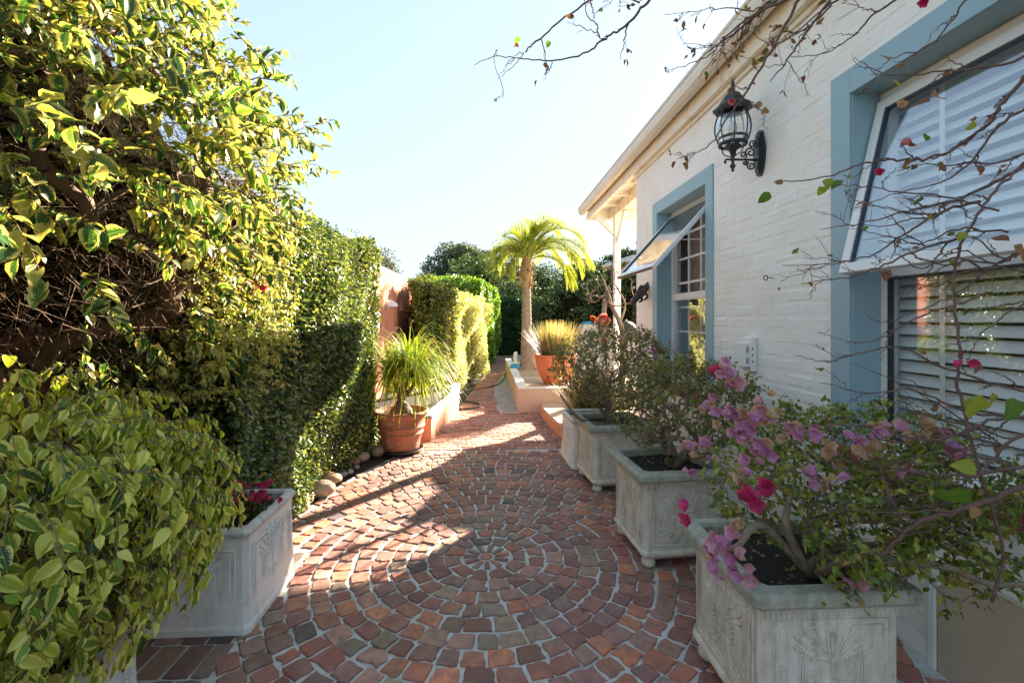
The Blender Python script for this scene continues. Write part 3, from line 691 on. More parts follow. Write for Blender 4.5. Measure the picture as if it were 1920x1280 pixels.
# carved lizard ornament near the house corner
pz = WX(1212, 545, XW)
li = thing('lizard_ornament', 'dark carved wooden lizard climbing the end of the house wall', 'ornament', pz)
b = MB(); pts = [P(1219, 524, 5.35), P(1216, 532, 5.33), P(1209, 541, 5.3), P(1202, 548, 5.28), P(1195, 556, 5.27), P(1189, 565, 5.25), P(1185, 572, 5.25)]
b.tube(smooth_path(pts, 4), np.interp(np.linspace(0, 1, 25), [0, .2, .5, .7, .82, .92, 1], [.012, .03, .055, .04, .03, .04, .012]), 8)
for q, e, f_ in (((1206, 543), (1214, 556), (1208, 562)), ((1199, 552), (1204, 562), (1199, 566)), ((1208, 541), (1203, 536), (1198, 541))):
    b.tube(smooth_path([P(*q, 5.3), P(*e, 5.28), P(*f_, 5.24)], 3), [.02, .019, .017, .015, .014, .013, .012], 6)
b.build('body', M['wood'], li, True)

# ------------------------------------------------------------------ planters
def relief(mb, w, z0, z1, f):
    """carved panel; f(a,b) maps face coordinates to a point on the face"""
    def tb(pts, r, n=4): mb.tube([f(a, b_) for a, b_ in pts], r, n, False)
    def rect(x, za, zb, r): tb([(-x, za), (x, za), (x, zb), (-x, zb), (-x, za), (-x + .01, za)], r, 4)
    rect(w, z0, z1, .006); rect(w - .022, z0 + .02, z1 - .02, .005)
    h = z1 - z0 - .05; zc = (z0 + z1) / 2; zb = z0 + .03
    n = int(h / .016)
    for i in range(n):
        for sx in (-1, 1):
            x = sx * (w - .011); z = zb - .005 + i * h / n; tb([(x - .004, z), (x + .005, z + .008)], .004, 4)
    for sx in (-1, 1):
        cx = sx * .068
        for r_ in (.052, .041, .030):
            tb([(cx + sx * r_ * math.cos(t) * .85, zc - .01 + r_ * 2.0 * math.sin(t)) for t in np.linspace(-2.6, 2.6, 18)], .0045)
        tb([(cx + .018 * (1 - k / 16) * math.cos(k * .75) * sx, zc + .045 + .03 * (1 - k / 16) * math.sin(k * .75)) for k in range(15)], .004)
        tb([(cx + .018 * (1 - k / 16) * math.cos(k * .75) * sx, zc - .055 - .03 * (1 - k / 16) * math.sin(k * .75)) for k in range(15)], .004)
        for k in range(6):
            zz = zc - .06 + k * .02; tb([(cx - .006, zz), (cx + .008, zz + .008)], .0055)
        for k in range(5):
            a = R(82 - k * 17); L = min(.19, (w - .04) / max(.25, math.cos(a)))
            tb([(sx * (.004 + L * t * math.cos(a) * (1 - .2 * t)), zc + .02 + .135 * t * math.sin(a) + .02 * t) for t in (0, .3, .6, .85, 1)], .0055)
            tb([(sx * (.004 + L * .9 * t * math.cos(a)), zc - .04 - .115 * t * math.sin(a)) for t in (0, .3, .6, .85, 1)], .005)
    tb([(0, zb + .01), (0, zb + h - .02)], .006)
def planter(kind):
    white = kind == 'white'; h = .48 if white else .56; hw = .255; ft = 0 if white else .045
    p = thing('stone_planter' if not white else 'white_planter', '', 'planter', (0, 0, 0)); mt = M['white_stone' if white else 'stone']; mr = M['white_rim' if white else 'rim']
    rimh = .045 if white else .06; ro = hw + (.012 if white else .035); ri = hw - .035
    b = MB(); c = .02
    def oct_(a): return [(-a + c, -a), (a - c, -a), (a, -a + c), (a, a - c), (a - c, a), (-a + c, a), (-a, a - c), (-a, -a + c)]
    def ring(pa, z): return [(x_, y_, z) for x_, y_ in pa]
    lv = [ring(oct_(hw - .03), ft), ring(oct_(hw), ft + .03), ring(oct_(hw), ft + .045), ring(oct_(hw - .012 if not white else hw - .004), ft + .06), ring(oct_(hw - .012 if not white else hw - .004), h - rimh - .03), ring(oct_(hw), h - rimh - .002)]
    if white: lv = [ring(oct_(hw + .015), 0), ring(oct_(hw + .015), .03), ring(oct_(hw + .008), .045), ring(oct_(hw), .2), ring(oct_(hw - .004), h - rimh - .02), ring(oct_(hw), h - rimh - .002)]
    v = [q for l_ in lv for q in l_]; f = [(i * 8 + j, i * 8 + (j + 1) % 8, (i + 1) * 8 + (j + 1) % 8, (i + 1) * 8 + j) for i in range(len(lv) - 1) for j in range(8)] + [tuple(range(8))[::-1]]
    b.add(v, f); b.build('body', mt, p, bevel=.003, local=True)
    b = MB(); lv = [ring(oct_(hw + .001), h - rimh - .002), ring(oct_(ro - .008), h - rimh + .006), ring(oct_(ro), h - rimh + .02), ring(oct_(ro), h - .014), ring(oct_(ro - .012), h - .002), ring(oct_(ri + .012), h), ring(oct_(ri), h - .012), ring(oct_(ri), h - .14)]
    v = [q for l_ in lv for q in l_]; f = [(i * 8 + j, i * 8 + (j + 1) % 8, (i + 1) * 8 + (j + 1) % 8, (i + 1) * 8 + j) for i in range(len(lv) - 1) for j in range(8)]
    b.add(v, f); b.build('rim', mr, p, bevel=.004, seg=2, local=True)
    g = 7; q = np.linspace(-ri, ri, g); b = MB(); v = [(x_, y_, h - .05 + random.uniform(-.012, .012)) for y_ in q for x_ in q]
    b.add(v, [(j * g + i, j * g + i + 1, (j + 1) * g + i + 1, (j + 1) * g + i) for j in range(g - 1) for i in range(g - 1)]); b.build('soil', M['soil'], p, True, local=True)
    n_ = 90; b = MB(); q_ = np.c_[rng.uniform(-ri, ri, (n_, 2)) * .93, np.full(n_, h - .038)]; scatter(b, T_SM, q_, nrm(np.c_[rng.normal(0, 1, (n_, 2)), np.zeros(n_)]), nrm(rng.normal(0, .3, (n_, 3)) + (0, 0, 1)), rng.uniform(.010, .024, n_), np.array([(.25, .15, .07), (.4, .33, .2), (.12, .07, .04)])[rng.choice(3, n_)]); b.build('litter', M['lf_dry'], p, True, local=True, kind='stuff')
    e = hw - .012 if not white else hw - .002
    for k in range(4):
        ca_, sa_ = [(1, 0), (0, 1), (-1, 0), (0, -1)][k]
        b = MB(); fn = lambda a, z: (a * ca_ + (e + .001) * sa_, a * sa_ - (e + .001) * ca_, z)
        relief(b, hw - .055, ft + .085, h - rimh - .055, fn)
        if not white:
            for x_ in np.linspace(-hw + .03, hw - .03, 26): b.tube([fn(x_, h - rimh - .012), fn(x_, h - rimh - .045)], .005, 4, False)
        b.build('carved_panel', mt, p, True, local=True)
    if ft:
        for sx in (-1, 1):
            for sy in (-1, 1):
                b = MB(); b.lathe([(.0, 0), (.03, 0), (.042, .012), (.042, .03), (.034, .048), (0, .05)], (sx * (hw - .055), sy * (hw - .055), 0), 10); b.build('foot', mt, p, True, local=True)
    return p
GRP = 'carved stone planters beside the house wall'
src = planter('stone')
spots = [((1.14, 1.695), 0, 'nearest carved stone planter with mossy rim, holding the pink flowering bougainvillea'),
         ((1.125, 2.84), R(4), 'middle carved stone planter with greenish rim standing between two others on the cobbles'),
         ((1.10, 4.00), R(5), 'farthest grey carved stone planter, just in front of a whiter one')]
for i, (q, a, lb) in enumerate(spots):
    o = src if i == 0 else copy_tree(src); o.location = (q[0], q[1], .008); o.rotation_euler = (0, 0, a); tag(o, lb, 'planter', GRP)
srcw = planter('white')
for i, (q, a, lb, g) in enumerate([((-1.36, 2.405), 0, 'white carved planter with red flowers beside the variegated ficus', 'white carved planters'),
                                   ((-1.38, 1.29), 0, 'white carved planter almost hidden beneath the variegated ficus', 'white carved planters'),
                                   ((1.055, 4.60), R(3), 'white planter tucked behind the farthest grey stone planter', 'white carved planters')]):
    o = srcw if i == 0 else copy_tree(srcw); o.location = (q[0], q[1], .008); o.rotation_euler = (0, 0, a); tag(o, lb, 'planter', g)

# ------------------------------------------------------------------ variegated ficus bush (in the hidden white planter)
fb = thing('ficus_bush', 'cascading ficus bush with yellow green variegated leaves over a white planter', 'bush', (-1.38, 1.29, .44))
cF = np.array([-1.40, 1.36, .83]); rF = np.array([.54, .50, .39])
def ficus_surface(n, k0, k1):
    d = rdir(n, (.35, -.25, .05)); d = nrm(d); e = np.abs(d) ** .8 * np.sign(d); e = nrm(e); k = rng.uniform(k0, k1, (n, 1))
    p = cF + e * rF * k; p[:, 2] -= .16 * np.maximum(0, np.hypot(*( (p - cF)[:, :2] / rF[:2]).T) - .6) * (d[:, 2] < .2)
    lump = .05 * np.sin(p[:, 1] * 9 + 1) * np.cos(p[:, 2] * 8) ; p += d * lump[:, None]
    return p, d
def squeeze(q):
    lf_ = np.clip((cF[2] + .05 - q[:, 2]) / rF[2], 0, 1.7); q = q.copy(); q[:, 0] -= lf_ * .17 * np.clip((q[:, 0] - cF[0]) / rF[0] + .2, 0, 1.3) + .03; return q
p0, d0 = ficus_surface(820, .80, 1.04); Q, D2, sm = [], [], MB()
for a_, dv in zip(p0, d0):
    if dv[0] < -.75: continue
    q = a_ + (0, 0, .03); v_ = nrm(dv * .8 + np.array([0, 0, .25])); L_ = rng.integers(5, 12); path = [q.copy()]; st_ = rng.uniform(.018, .03)
    for k in range(L_):
        v_ = nrm(v_ + np.array([0, 0, -.34]) + rng.normal(0, .12, 3)); q = q + v_ * st_; path.append(q.copy())
        Q.append(q + rng.normal(0, .004, 3)); D2.append(dv)
    path = squeeze(np.array(path)); path = path[path[:, 2] > .26]
    if len(path) > 2: sm.tube(path, np.linspace(.0018, .0007, len(path)), 4, False)
Q = squeeze(np.array(Q)); D2 = np.array(D2)
kp = (Q[:, 2] > .17 + .10 * np.sin(Q[:, 0] * 14)); Q, D2 = Q[kp], D2[kp]
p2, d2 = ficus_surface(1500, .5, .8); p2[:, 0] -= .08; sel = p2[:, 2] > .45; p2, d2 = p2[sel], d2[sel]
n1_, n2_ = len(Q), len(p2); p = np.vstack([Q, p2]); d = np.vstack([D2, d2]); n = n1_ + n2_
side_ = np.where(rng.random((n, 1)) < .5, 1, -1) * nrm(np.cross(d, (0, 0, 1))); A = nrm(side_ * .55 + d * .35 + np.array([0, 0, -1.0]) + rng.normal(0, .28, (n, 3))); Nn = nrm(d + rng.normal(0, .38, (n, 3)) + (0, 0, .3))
idx = np.concatenate([rng.choice(4, n1_, p=[.12, .34, .34, .20]), rng.choice(4, n2_, p=[.8, .15, .05, 0])])  # inner leaves mostly take the darkest tone, painting shade into the gaps
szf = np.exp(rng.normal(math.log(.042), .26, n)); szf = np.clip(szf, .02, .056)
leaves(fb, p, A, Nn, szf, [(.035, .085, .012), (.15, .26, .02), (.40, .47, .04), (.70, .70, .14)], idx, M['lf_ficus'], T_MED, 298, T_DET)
sm.build('twig', M['bark'], fb, True, kind='stuff')
mb, nd, par, end = grow_tree((-1.38, 1.30, .43), in_ell(260, cF, rF * .9, .1, 1), .028, jitter=.12); mb.build('stem', M['bark'], fb, True)

# ------------------------------------------------------------------ huge variegated bougainvillea on the left
bv = thing('variegated_bougainvillea', 'huge overgrown bougainvillea with cream and green leaves over brown tangled stems', 'bougainvillea', (-2.1, 2.1, 0))
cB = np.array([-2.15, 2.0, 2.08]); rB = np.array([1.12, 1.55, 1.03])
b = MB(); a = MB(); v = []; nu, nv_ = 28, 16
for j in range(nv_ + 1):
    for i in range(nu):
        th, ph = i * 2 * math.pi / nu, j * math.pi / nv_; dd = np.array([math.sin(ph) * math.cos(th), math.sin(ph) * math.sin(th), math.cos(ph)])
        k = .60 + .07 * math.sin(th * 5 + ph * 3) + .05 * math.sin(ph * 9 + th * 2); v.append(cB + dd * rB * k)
b.add(v, [(j * nu + i, j * nu + (i + 1) % nu, (j + 1) * nu + (i + 1) % nu, (j + 1) * nu + i) for j in range(nv_) for i in range(nu)]); b.build('thicket_shade', M['core'], bv, True)  # dark solid puts the inner shade of the bush into colour
mb, nd, par, end = grow_tree((-2.1, 2.2, .02), np.vstack([in_ell(420, cB, rB, .72, .98), np.array([(-2.0, 2.1, z_) for z_ in (.4, .8, 1.1)])]), .07, jitter=.16); mb.build('branch', M['brush'], bv, True)
n = 15000; d = rdir(n, (.5, -.4, 0)); p = cB + d * rB * rng.uniform(.68, .95, (n, 1)); t_ = nrm(rdir(n) + np.array([.0, .2, -.3]) ); L = rng.uniform(.05, .22, n)
tw = MB(); TT = (np.array([(-.008, 0, 0), (.008, 0, 0), (0, 0, .012), (.0, 1, .05)]), [(0, 1, 3), (1, 2, 3), (2, 0, 3)], np.zeros((4, 3)))
scatter(tw, TT, p, t_, rdir(n), L, np.ones((n, 3))); tw.build('twig', M['brush'], bv, kind='stuff')
# sprays of leaves arching off the surface
Pl, Al, Nl, Sl, Il = [], [], [], [], []; spr = MB()
def spray(p0, d, L, nl, size, pw, mb, r=.0025, droop=.35):
    pts = [np.array(p0, float)]; dd = nrm(np.array(d, float)); st = L / 6
    for k in range(6): dd = nrm(dd + np.array([0, 0, -droop * .25]) + rng.normal(0, .13, 3)); pts.append(pts[-1] + dd * st)
    pts = np.array(pts); mb.tube(pts, np.linspace(r, r * .4, 7), 4, False)
    for k in range(nl):
        t = (.15 + .85 * k / max(1, nl - 1)) * 6; i = min(5, int(t)); q = pts[i] + (pts[i + 1] - pts[i]) * (t - i); ax = nrm(pts[i + 1] - pts[i])
        side = nrm(np.cross(ax, rdir(1)[0])); Pl.append(q); Al.append(nrm(side * .9 + ax * .6 + np.array([0, 0, -.35]))); Nl.append(nrm(np.array([.2, -.3, 1]) + rng.normal(0, .45, 3)))
        Sl.append(size * rng.uniform(.6, 1.15)); Il.append(rng.choice(5, p=pw))
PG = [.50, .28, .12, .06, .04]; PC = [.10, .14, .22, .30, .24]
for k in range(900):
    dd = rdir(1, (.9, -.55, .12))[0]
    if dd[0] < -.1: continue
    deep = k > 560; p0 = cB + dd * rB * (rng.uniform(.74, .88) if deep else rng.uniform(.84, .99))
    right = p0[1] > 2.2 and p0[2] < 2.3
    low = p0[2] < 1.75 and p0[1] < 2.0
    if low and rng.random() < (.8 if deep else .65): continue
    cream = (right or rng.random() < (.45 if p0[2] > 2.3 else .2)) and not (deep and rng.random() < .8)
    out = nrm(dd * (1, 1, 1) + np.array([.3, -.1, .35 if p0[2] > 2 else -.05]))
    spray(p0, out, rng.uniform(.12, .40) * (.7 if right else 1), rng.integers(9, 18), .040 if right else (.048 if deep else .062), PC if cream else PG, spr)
for k in range(420):                    # dense cream patch low on the far flank
    y_ = rng.uniform(2.1, 3.3); z_ = rng.uniform(1.05, 2.1); x_ = -1.28 - .25 * abs(y_ - 2.5) + rng.normal(0, .05) - .25 * max(0, 1.35 - z_)
    spray((x_, y_, z_), (.8, -.35, .1), rng.uniform(.06, .16), 9, .030, [.05, .1, .25, .35, .25], spr, .0015)
for q, e in (((530, 360), (600, 385)), ((500, 290), (565, 318)), ((470, 150), (530, 108)), ((440, 60), (490, 95)), ((380, -20), (430, 12)), ((500, 235), (548, 245)), ((450, 420), (490, 470)), ((60, 300), (190, 270)), ((150, 200), (95, 130)), ((190, 520), (85, 720))):
    a_, c_ = P(*q, 1.75), P(*e, 1.62); spray(a_, c_ - a_, np.linalg.norm(c_ - a_) * 1.15, 12, .055, PG, spr, .003, .1)
Pl, Al, Nl, Sl, Il = map(np.array, (Pl, Al, Nl, Sl, Il))
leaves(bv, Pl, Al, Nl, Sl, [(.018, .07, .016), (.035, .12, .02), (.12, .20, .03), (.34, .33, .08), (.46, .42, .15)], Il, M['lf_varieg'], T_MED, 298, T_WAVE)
spr.build('shoot', M['brush'], bv, True)

# flowers (papery bract clusters)
BR = []
for c in ((.76, .40, .74), (.80, .46, .66), (.75, .07, .28), (.72, .50, .36), (.66, .16, .06), (.80, .25, .30), (.55, .10, .38)):
    b = MB(); c = np.array(c)
    for k in range(5):
        an = k * 2 * math.pi / 5 + .3 * (k % 2); ax = np.array([math.cos(an) * .62, math.sin(an) * .62, .75 if k % 2 else .5]); T = leaf_t(4, .95, .35, -.1, 'round', .05)
        X_, Y_, Z_ = frames(ax[None], np.array([[-math.cos(an), -math.sin(an), .4]])); v_ = T[0]; V = (v_[:, 0:1] * X_ + v_[:, 1:2] * Y_ + v_[:, 2:3] * Z_); cc = np.array([c * (.75 + .35 * t) if i % 2 else c * (1.05 - .2 * t) for i, t in enumerate(T[0][:, 1])])
        b.add(V, T[1], np.clip(cc, 0, 1), T[2])
    o = b.build('flower', M['bract'], None, True); BR.append(o.data); bpy.data.objects.remove(o)
def flower(root, p, s, k, d=None):
    o = bpy.data.objects.new('flower', BR[k]); COL.objects.link(o); o.parent = root; o.location = [float(x_) for x_ in (np.array(p) - WL[root.name])]
    dd = Vector(rdir(1, (-.6, -.9, .1))[0] if d is None else d); o.rotation_euler = dd.to_track_quat('Z', 'Y').to_euler(); o.scale = (s, s, s); return o
for q in ((520, 267), (457, 198)): flower(bv, P(*q, 1.75), .03, 6)
for q in ((492, 536), (480, 543), (498, 541), (470, 535)): flower(bv, P(*q, 2.45), .035, 2)

# ------------------------------------------------------------------ hedges
def hedge(name, label, cat, corners, z0, top, pal, mat, dens, size, bulge=.06, T=T_SM, face=('front', 'right', 'top'), pw=None, core=.10, rag=.05, group=None, hang=.3):
    """corners: plan outline anticlockwise; clipped block with leaves on its sides and top over a solid dark core painted as inner shade"""
    c = np.array(corners, float); cen_ = c.mean(0); root = thing(name, label, cat, (*cen_, z0), group)
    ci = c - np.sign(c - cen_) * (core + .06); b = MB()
    b.prism([tuple(q) for q in ci], z0 + .03, (top if np.isscalar(top) else min(top)) - core * .7); b.build('hedge_shade', M['core'], root)  # solid near-black block stands in for shade between the leaves
    Pn, Dn = [], []; m = len(c); tops = np.full(m, top) if np.isscalar(top) else np.array(top)
    for i in range(m):
        a_, e_ = c[i], c[(i + 1) % m]; L = np.linalg.norm(e_ - a_); nr = np.array([e_[1] - a_[1], -(e_[0] - a_[0])]) / L
        # skip sides the camera's side never sees
        midp = (a_ + e_) / 2
        if np.dot(nr, -midp) < -.5 and np.dot(nr, (1, 0)) < .2: continue
        tz = max(tops[i], tops[(i + 1) % m]); n = int(L * (tz - z0) * dens); t = rng.random(n); h = rng.random(n) ** .9; zt = tops[i] * (1 - t) + tops[(i + 1) % m] * t; z = z0 + h * (zt - z0)
        wv = bulge * (np.sin(t * L * 3.1 + z * 2.3 + i) + .6 * np.sin(t * L * 7.7 - z * 5 + 2 * i)) + bulge * 1.2 * (h - .5); off = wv - rng.exponential(rag, n) + rag * .6
        edge = np.minimum(1, np.minimum(h, 1 - h) * 12); off -= (1 - edge) * .04
        Pn.append(np.c_[a_[0] + (e_ - a_)[0] * t + nr[0] * off, a_[1] + (e_ - a_)[1] * t + nr[1] * off, z]); Dn.append(np.tile([nr[0], nr[1], .25], (n, 1)))
    area = abs(sum(c[i][0] * c[(i + 1) % m][1] - c[(i + 1) % m][0] * c[i][1] for i in range(m))) / 2
    n = int(area * dens * .9); k = rng.dirichlet(np.ones(m) * .55, n); q = k @ c; zt = k @ tops; h = zt + bulge * .8 * np.sin(q[:, 0] * 5 + q[:, 1] * 4) - rng.exponential(rag, n) + rag + (rng.random(n) < .03) * rng.uniform(0, .12, n)
    Pn.append(np.c_[q, h]); Dn.append(np.tile([.0, 0, 1.0], (n, 1)))
    Pn, Dn = np.vstack(Pn), np.vstack(Dn); n = len(Pn)
    A_ = nrm(Dn * .6 + rng.normal(0, .6, (n, 3)) + (0, 0, -hang)); Nn_ = nrm(Dn + rng.normal(0, .5, (n, 3)) + (0, 0, .4))
    pal_ = np.array(pal); idx_ = rng.choice(len(pal_), n, p=pw)
    leaves(root, Pn, A_, Nn_, rng.uniform(.7, 1.3, n) * size, pal, idx_, mat, T)
    b = MB(); k = 160; q = Pn[rng.choice(n, k)]; q2 = q + rng.normal(0, .10, (k, 3)) - Dn[0] * .06
    for i in range(k): b.tube([q2[i] - Dn[0] * .05, (q[i] + q2[i]) / 2 + rng.normal(0, .01, 3), q[i]], [.004, .003, .0015], 4, False)
    b.build('twig', M['bark'], root, True, kind='stuff'); return root
HG = [(.035, .07, .022), (.07, .12, .03), (.19, .23, .08), (.36, .38, .11)]  # palest tone puts some of the leaf glint into the colour
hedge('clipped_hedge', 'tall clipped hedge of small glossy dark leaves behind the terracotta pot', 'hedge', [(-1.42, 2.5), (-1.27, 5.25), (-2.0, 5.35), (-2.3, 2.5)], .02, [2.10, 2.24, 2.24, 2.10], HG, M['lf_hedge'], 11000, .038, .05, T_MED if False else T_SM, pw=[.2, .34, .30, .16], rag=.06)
# creeping cover at the foot of the hedge
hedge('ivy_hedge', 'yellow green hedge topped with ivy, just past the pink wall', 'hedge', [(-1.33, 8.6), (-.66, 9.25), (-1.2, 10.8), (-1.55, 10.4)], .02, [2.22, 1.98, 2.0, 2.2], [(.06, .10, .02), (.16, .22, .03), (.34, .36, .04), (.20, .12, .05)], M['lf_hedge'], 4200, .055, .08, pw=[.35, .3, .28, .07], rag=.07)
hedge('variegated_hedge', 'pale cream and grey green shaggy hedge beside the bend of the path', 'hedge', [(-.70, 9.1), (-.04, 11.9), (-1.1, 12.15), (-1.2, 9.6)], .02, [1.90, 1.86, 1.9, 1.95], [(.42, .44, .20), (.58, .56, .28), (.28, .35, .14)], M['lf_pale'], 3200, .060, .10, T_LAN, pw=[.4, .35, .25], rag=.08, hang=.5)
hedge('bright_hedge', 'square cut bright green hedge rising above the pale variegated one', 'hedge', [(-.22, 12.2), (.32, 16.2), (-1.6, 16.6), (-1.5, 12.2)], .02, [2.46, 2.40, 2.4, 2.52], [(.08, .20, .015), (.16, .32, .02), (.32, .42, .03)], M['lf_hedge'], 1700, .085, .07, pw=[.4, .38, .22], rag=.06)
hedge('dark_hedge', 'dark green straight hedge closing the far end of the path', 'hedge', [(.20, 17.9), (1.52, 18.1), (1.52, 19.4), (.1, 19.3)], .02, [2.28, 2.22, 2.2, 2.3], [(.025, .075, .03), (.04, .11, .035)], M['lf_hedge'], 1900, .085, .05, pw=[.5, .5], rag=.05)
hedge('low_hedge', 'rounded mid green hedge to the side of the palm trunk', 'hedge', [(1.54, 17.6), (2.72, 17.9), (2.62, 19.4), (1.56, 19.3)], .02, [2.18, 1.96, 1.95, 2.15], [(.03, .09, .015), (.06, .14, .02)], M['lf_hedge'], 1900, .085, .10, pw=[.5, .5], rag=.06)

# ------------------------------------------------------------------ pink wall, its lamp and low border wall
pw_ = thing('garden_wall', 'salmon pink boundary wall with pale diamond pattern and tiled capping', 'wall', (-1.7, 7, 0))
b = MB(); b.box((-2.0, 5.3, 0), (-1.735, 12.5, 2.22)); b.box((-2.9, -1.0, 0), (-2.7, 5.3, 2.22)); b.box((-2.7, 5.1, 0), (-2.001, 5.3, 2.22)); b.build('render', M['salmon'], pw_)
tc = [(.12, .20, .26), (.55, .52, .46), (.25, .13, .09), (.30, .42, .46), (.60, .45, .36)]
for i in range(40):
    yy = 5.3 + i * .18; b = MB(); b.box((-1.995, yy + .005, 2.2205), (-1.725, yy + .172, 2.315), tc[(i * 7 + i // 3) % 5]); b.build('tile', M['pebble'], pw_)
pl = PY(735, 572, 7.9)
lp = thing('bulkhead_lamp', 'grey hooded bulkhead lamp on the salmon pink wall', 'lamp', (-1.735, pl[1], pl[2]))
b = MB(); b.lathe([(0, 0), (.09, 0), (.09, .03), (0, .03)], (0, 0, 0), 20); o = b.build('base', M['alu'], lp, local=True); o.rotation_euler = (0, R(90), 0)
v = []; nn = 12
for j in range(7):
    ph = j * math.pi / 2 / 6
    for i in range(nn + 1):
        th = math.pi * i / nn; v.append((.03 + .16 * math.cos(ph) * math.sin(th) ** 1, .10 * math.cos(th) , .11 * math.sin(ph) * math.sin(th) - .03))
b = MB(); b.add(v, [(j * 13 + i, j * 13 + i + 1, (j + 1) * 13 + i + 1, (j + 1) * 13 + i) for j in range(6) for i in range(nn)])
o = b.build('hood', M['alu'], lp, True, local=True); md = o.modifiers.new('thick', 'SOLIDIFY'); md.thickness = .006
bw = thing('border_wall', 'low salmon retaining wall with grey coping, curving along the path edge', 'wall', (-.6, 6.3, 0))
lw = [(-.98, 5.43), (-.67, 5.42), (-.56, 6.3), (-.46, 7.2), (-.52, 8.4)]
b = MB()
for i in range(len(lw) - 1):
    a_, e_ = np.array(lw[i]), np.array(lw[i + 1]); t_ = nrm(e_ - a_); nr = np.array([-t_[1], t_[0]]) * .11
    if i == 0: nr = np.array([0, .11])
    b.prism([tuple(a_), tuple(e_), tuple(e_ + nr), tuple(a_ + nr)][:4], 0, .27)
b.build('plaster', M['salmonp'], bw)
b = MB()
for i in range(1, len(lw) - 1):
    a_, e_ = np.array(lw[i]), np.array(lw[i + 1]); t_ = nrm(e_ - a_); nr = np.array([-t_[1], t_[0]]); o_ = nr * -.012
    b.prism([tuple(a_ + o_), tuple(e_ + o_), tuple(e_ + nr * .13), tuple(a_ + nr * .13)], .2705, .295)
b.build('coping', M['concrete'], bw)
sheet('planting_bed', [(-1.74, 5.45), (-.78, 5.52), (-.60, 7.2), (-.62, 8.4), (-1.74, 8.6)], .20, M['soil'])

# river stones along the hedge foot
st = [(600, 919, 26, 16, (.46, .36, .27), 'large pale grey river stone nearest the white planter'), (613, 900, 24, 12, (.42, .27, .15), 'flat tan river stone behind the pale grey one'), (571, 936, 13, 12, (.36, .22, .10), 'small golden river stone touching the white planter'),
      (566, 951, 12, 9, (.40, .20, .10), 'smallest orange river stone close to the white planter corner'), (676, 857, 15, 11, (.48, .38, .26), 'round cream river stone in the middle of the row'), (661, 867, 12, 9, (.32, .20, .13), None), (690, 843, 15, 10, (.40, .30, .20), 'tan river stone lying behind the cream one near the pot'),
      (706, 848, 14, 10, (.38, .26, .17), 'brown river stone touching the terracotta pot'), (648, 876, 8, 5, (.34, .33, .31), None), (655, 885, 7, 5, (.42, .42, .40), None), (640, 890, 9, 6, (.30, .29, .27), None), (633, 878, 8, 5, (.26, .22, .18), None), (625, 893, 7, 5, (.3, .27, .23), None), (668, 876, 6, 4, (.4, .36, .3), None), (641, 867, 10, 7, (.25, .22, .18), None), (655, 857, 11, 7, (.3, .24, .18), None), (672, 846, 9, 6, (.28, .24, .2), None)]
for px, py, rx, rz, c, lb in st:
    g = G(px, py + rz); dd = proj(g[None])[2][0]; rx_, rz_ = rx * dd / F, rz * dd / F
    b = MB(); n = 14; V = []
    for j in range(9):
        ph = j * math.pi / 8
        for i in range(n): th = i * 2 * math.pi / n; V.append((math.sin(ph) * math.cos(th), math.sin(ph) * math.sin(th), math.cos(ph)))
    V = np.array(V); V = V * (1 + .07 * np.sin(V[:, 0:1] * 3 + px) + .05 * np.cos(V[:, 1:2] * 4 + py)) * (rx_, rx_ * .85, rz_) + g + (0, rx_ * .6, rz_ * .9)
    b.add(V, [(j * n + i, j * n + (i + 1) % n, (j + 1) * n + (i + 1) % n, (j + 1) * n + i) for j in range(8) for i in range(n)], c)
    o = b.build('river_stone', M['pebble'], None, True); tag(o, lb or 'small grey brown pebble lying among the larger river stones at the hedge foot', 'stone', 'river stones along the hedge foot')

# terracotta pot with a ponytail palm
gp = G(745, 858); PC_ = (gp[0], gp[1] + .22); zs = .028
pot = thing('terracotta_pot', 'large banded terracotta pot standing on a dark saucer beside the hedge', 'pot', (*PC_, 0))
b = MB(); b.lathe([(0, .006), (.215, .006), (.24, .03), (.245, .045), (.232, .045), (.225, .03), (0, .03)], (*PC_, .004), 40); b.build('saucer', M['black'], pot, True)
b = MB(); b.lathe([(0, .0), (.175, .0), (.19, .01), (.195, .03), (.205, .09), (.225, .17), (.236, .175), (.238, .19), (.228, .197), (.24, .24), (.254, .246), (.256, .262), (.246, .27), (.262, .35), (.268, .37), (.288, .378), (.296, .40), (.292, .42), (.275, .428), (.262, .42), (.25, .36), (0, .34)], (*PC_, zs + .008), 48); b.build('body', M['terra'], pot, True)
b = MB(); b.lathe([(.251, .0), (.12, .02), (0, .03)], (*PC_, zs + .37), 24); b.build('soil', M['soil'], pot, True)
b = MB(); cx_, cy_ = PC_; b.lathe([(0, 0), (.012, .004), (.008, .01)], (0, 0, 0), 8)
pp = thing('ponytail_palm', 'ponytail palm with long drooping yellow green strap leaves in the terracotta pot', 'plant', (*PC_, .4))
b = MB(); b.lathe([(.10, -.02), (.125, .02), (.115, .07), (.07, .13), (.04, .18), (.03, .22)], (*PC_, .395), 18); b.tube([(cx_, cy_, .58), (cx_ - .05, cy_ - .02, .70), (cx_ - .10, cy_ - .02, .80)], [.03, .025, .02], 8); b.tube([(cx_, cy_, .58), (cx_ + .05, cy_, .74), (cx_ + .07, cy_ + .02, .88)], [.032, .026, .02], 8); b.tube([(cx_, cy_, .58), (cx_ + .12, cy_ - .02, .70), (cx_ + .17, cy_ - .03, .80)], [.03, .024, .02], 8)
b.build('trunk', M['bark'], pp, True)
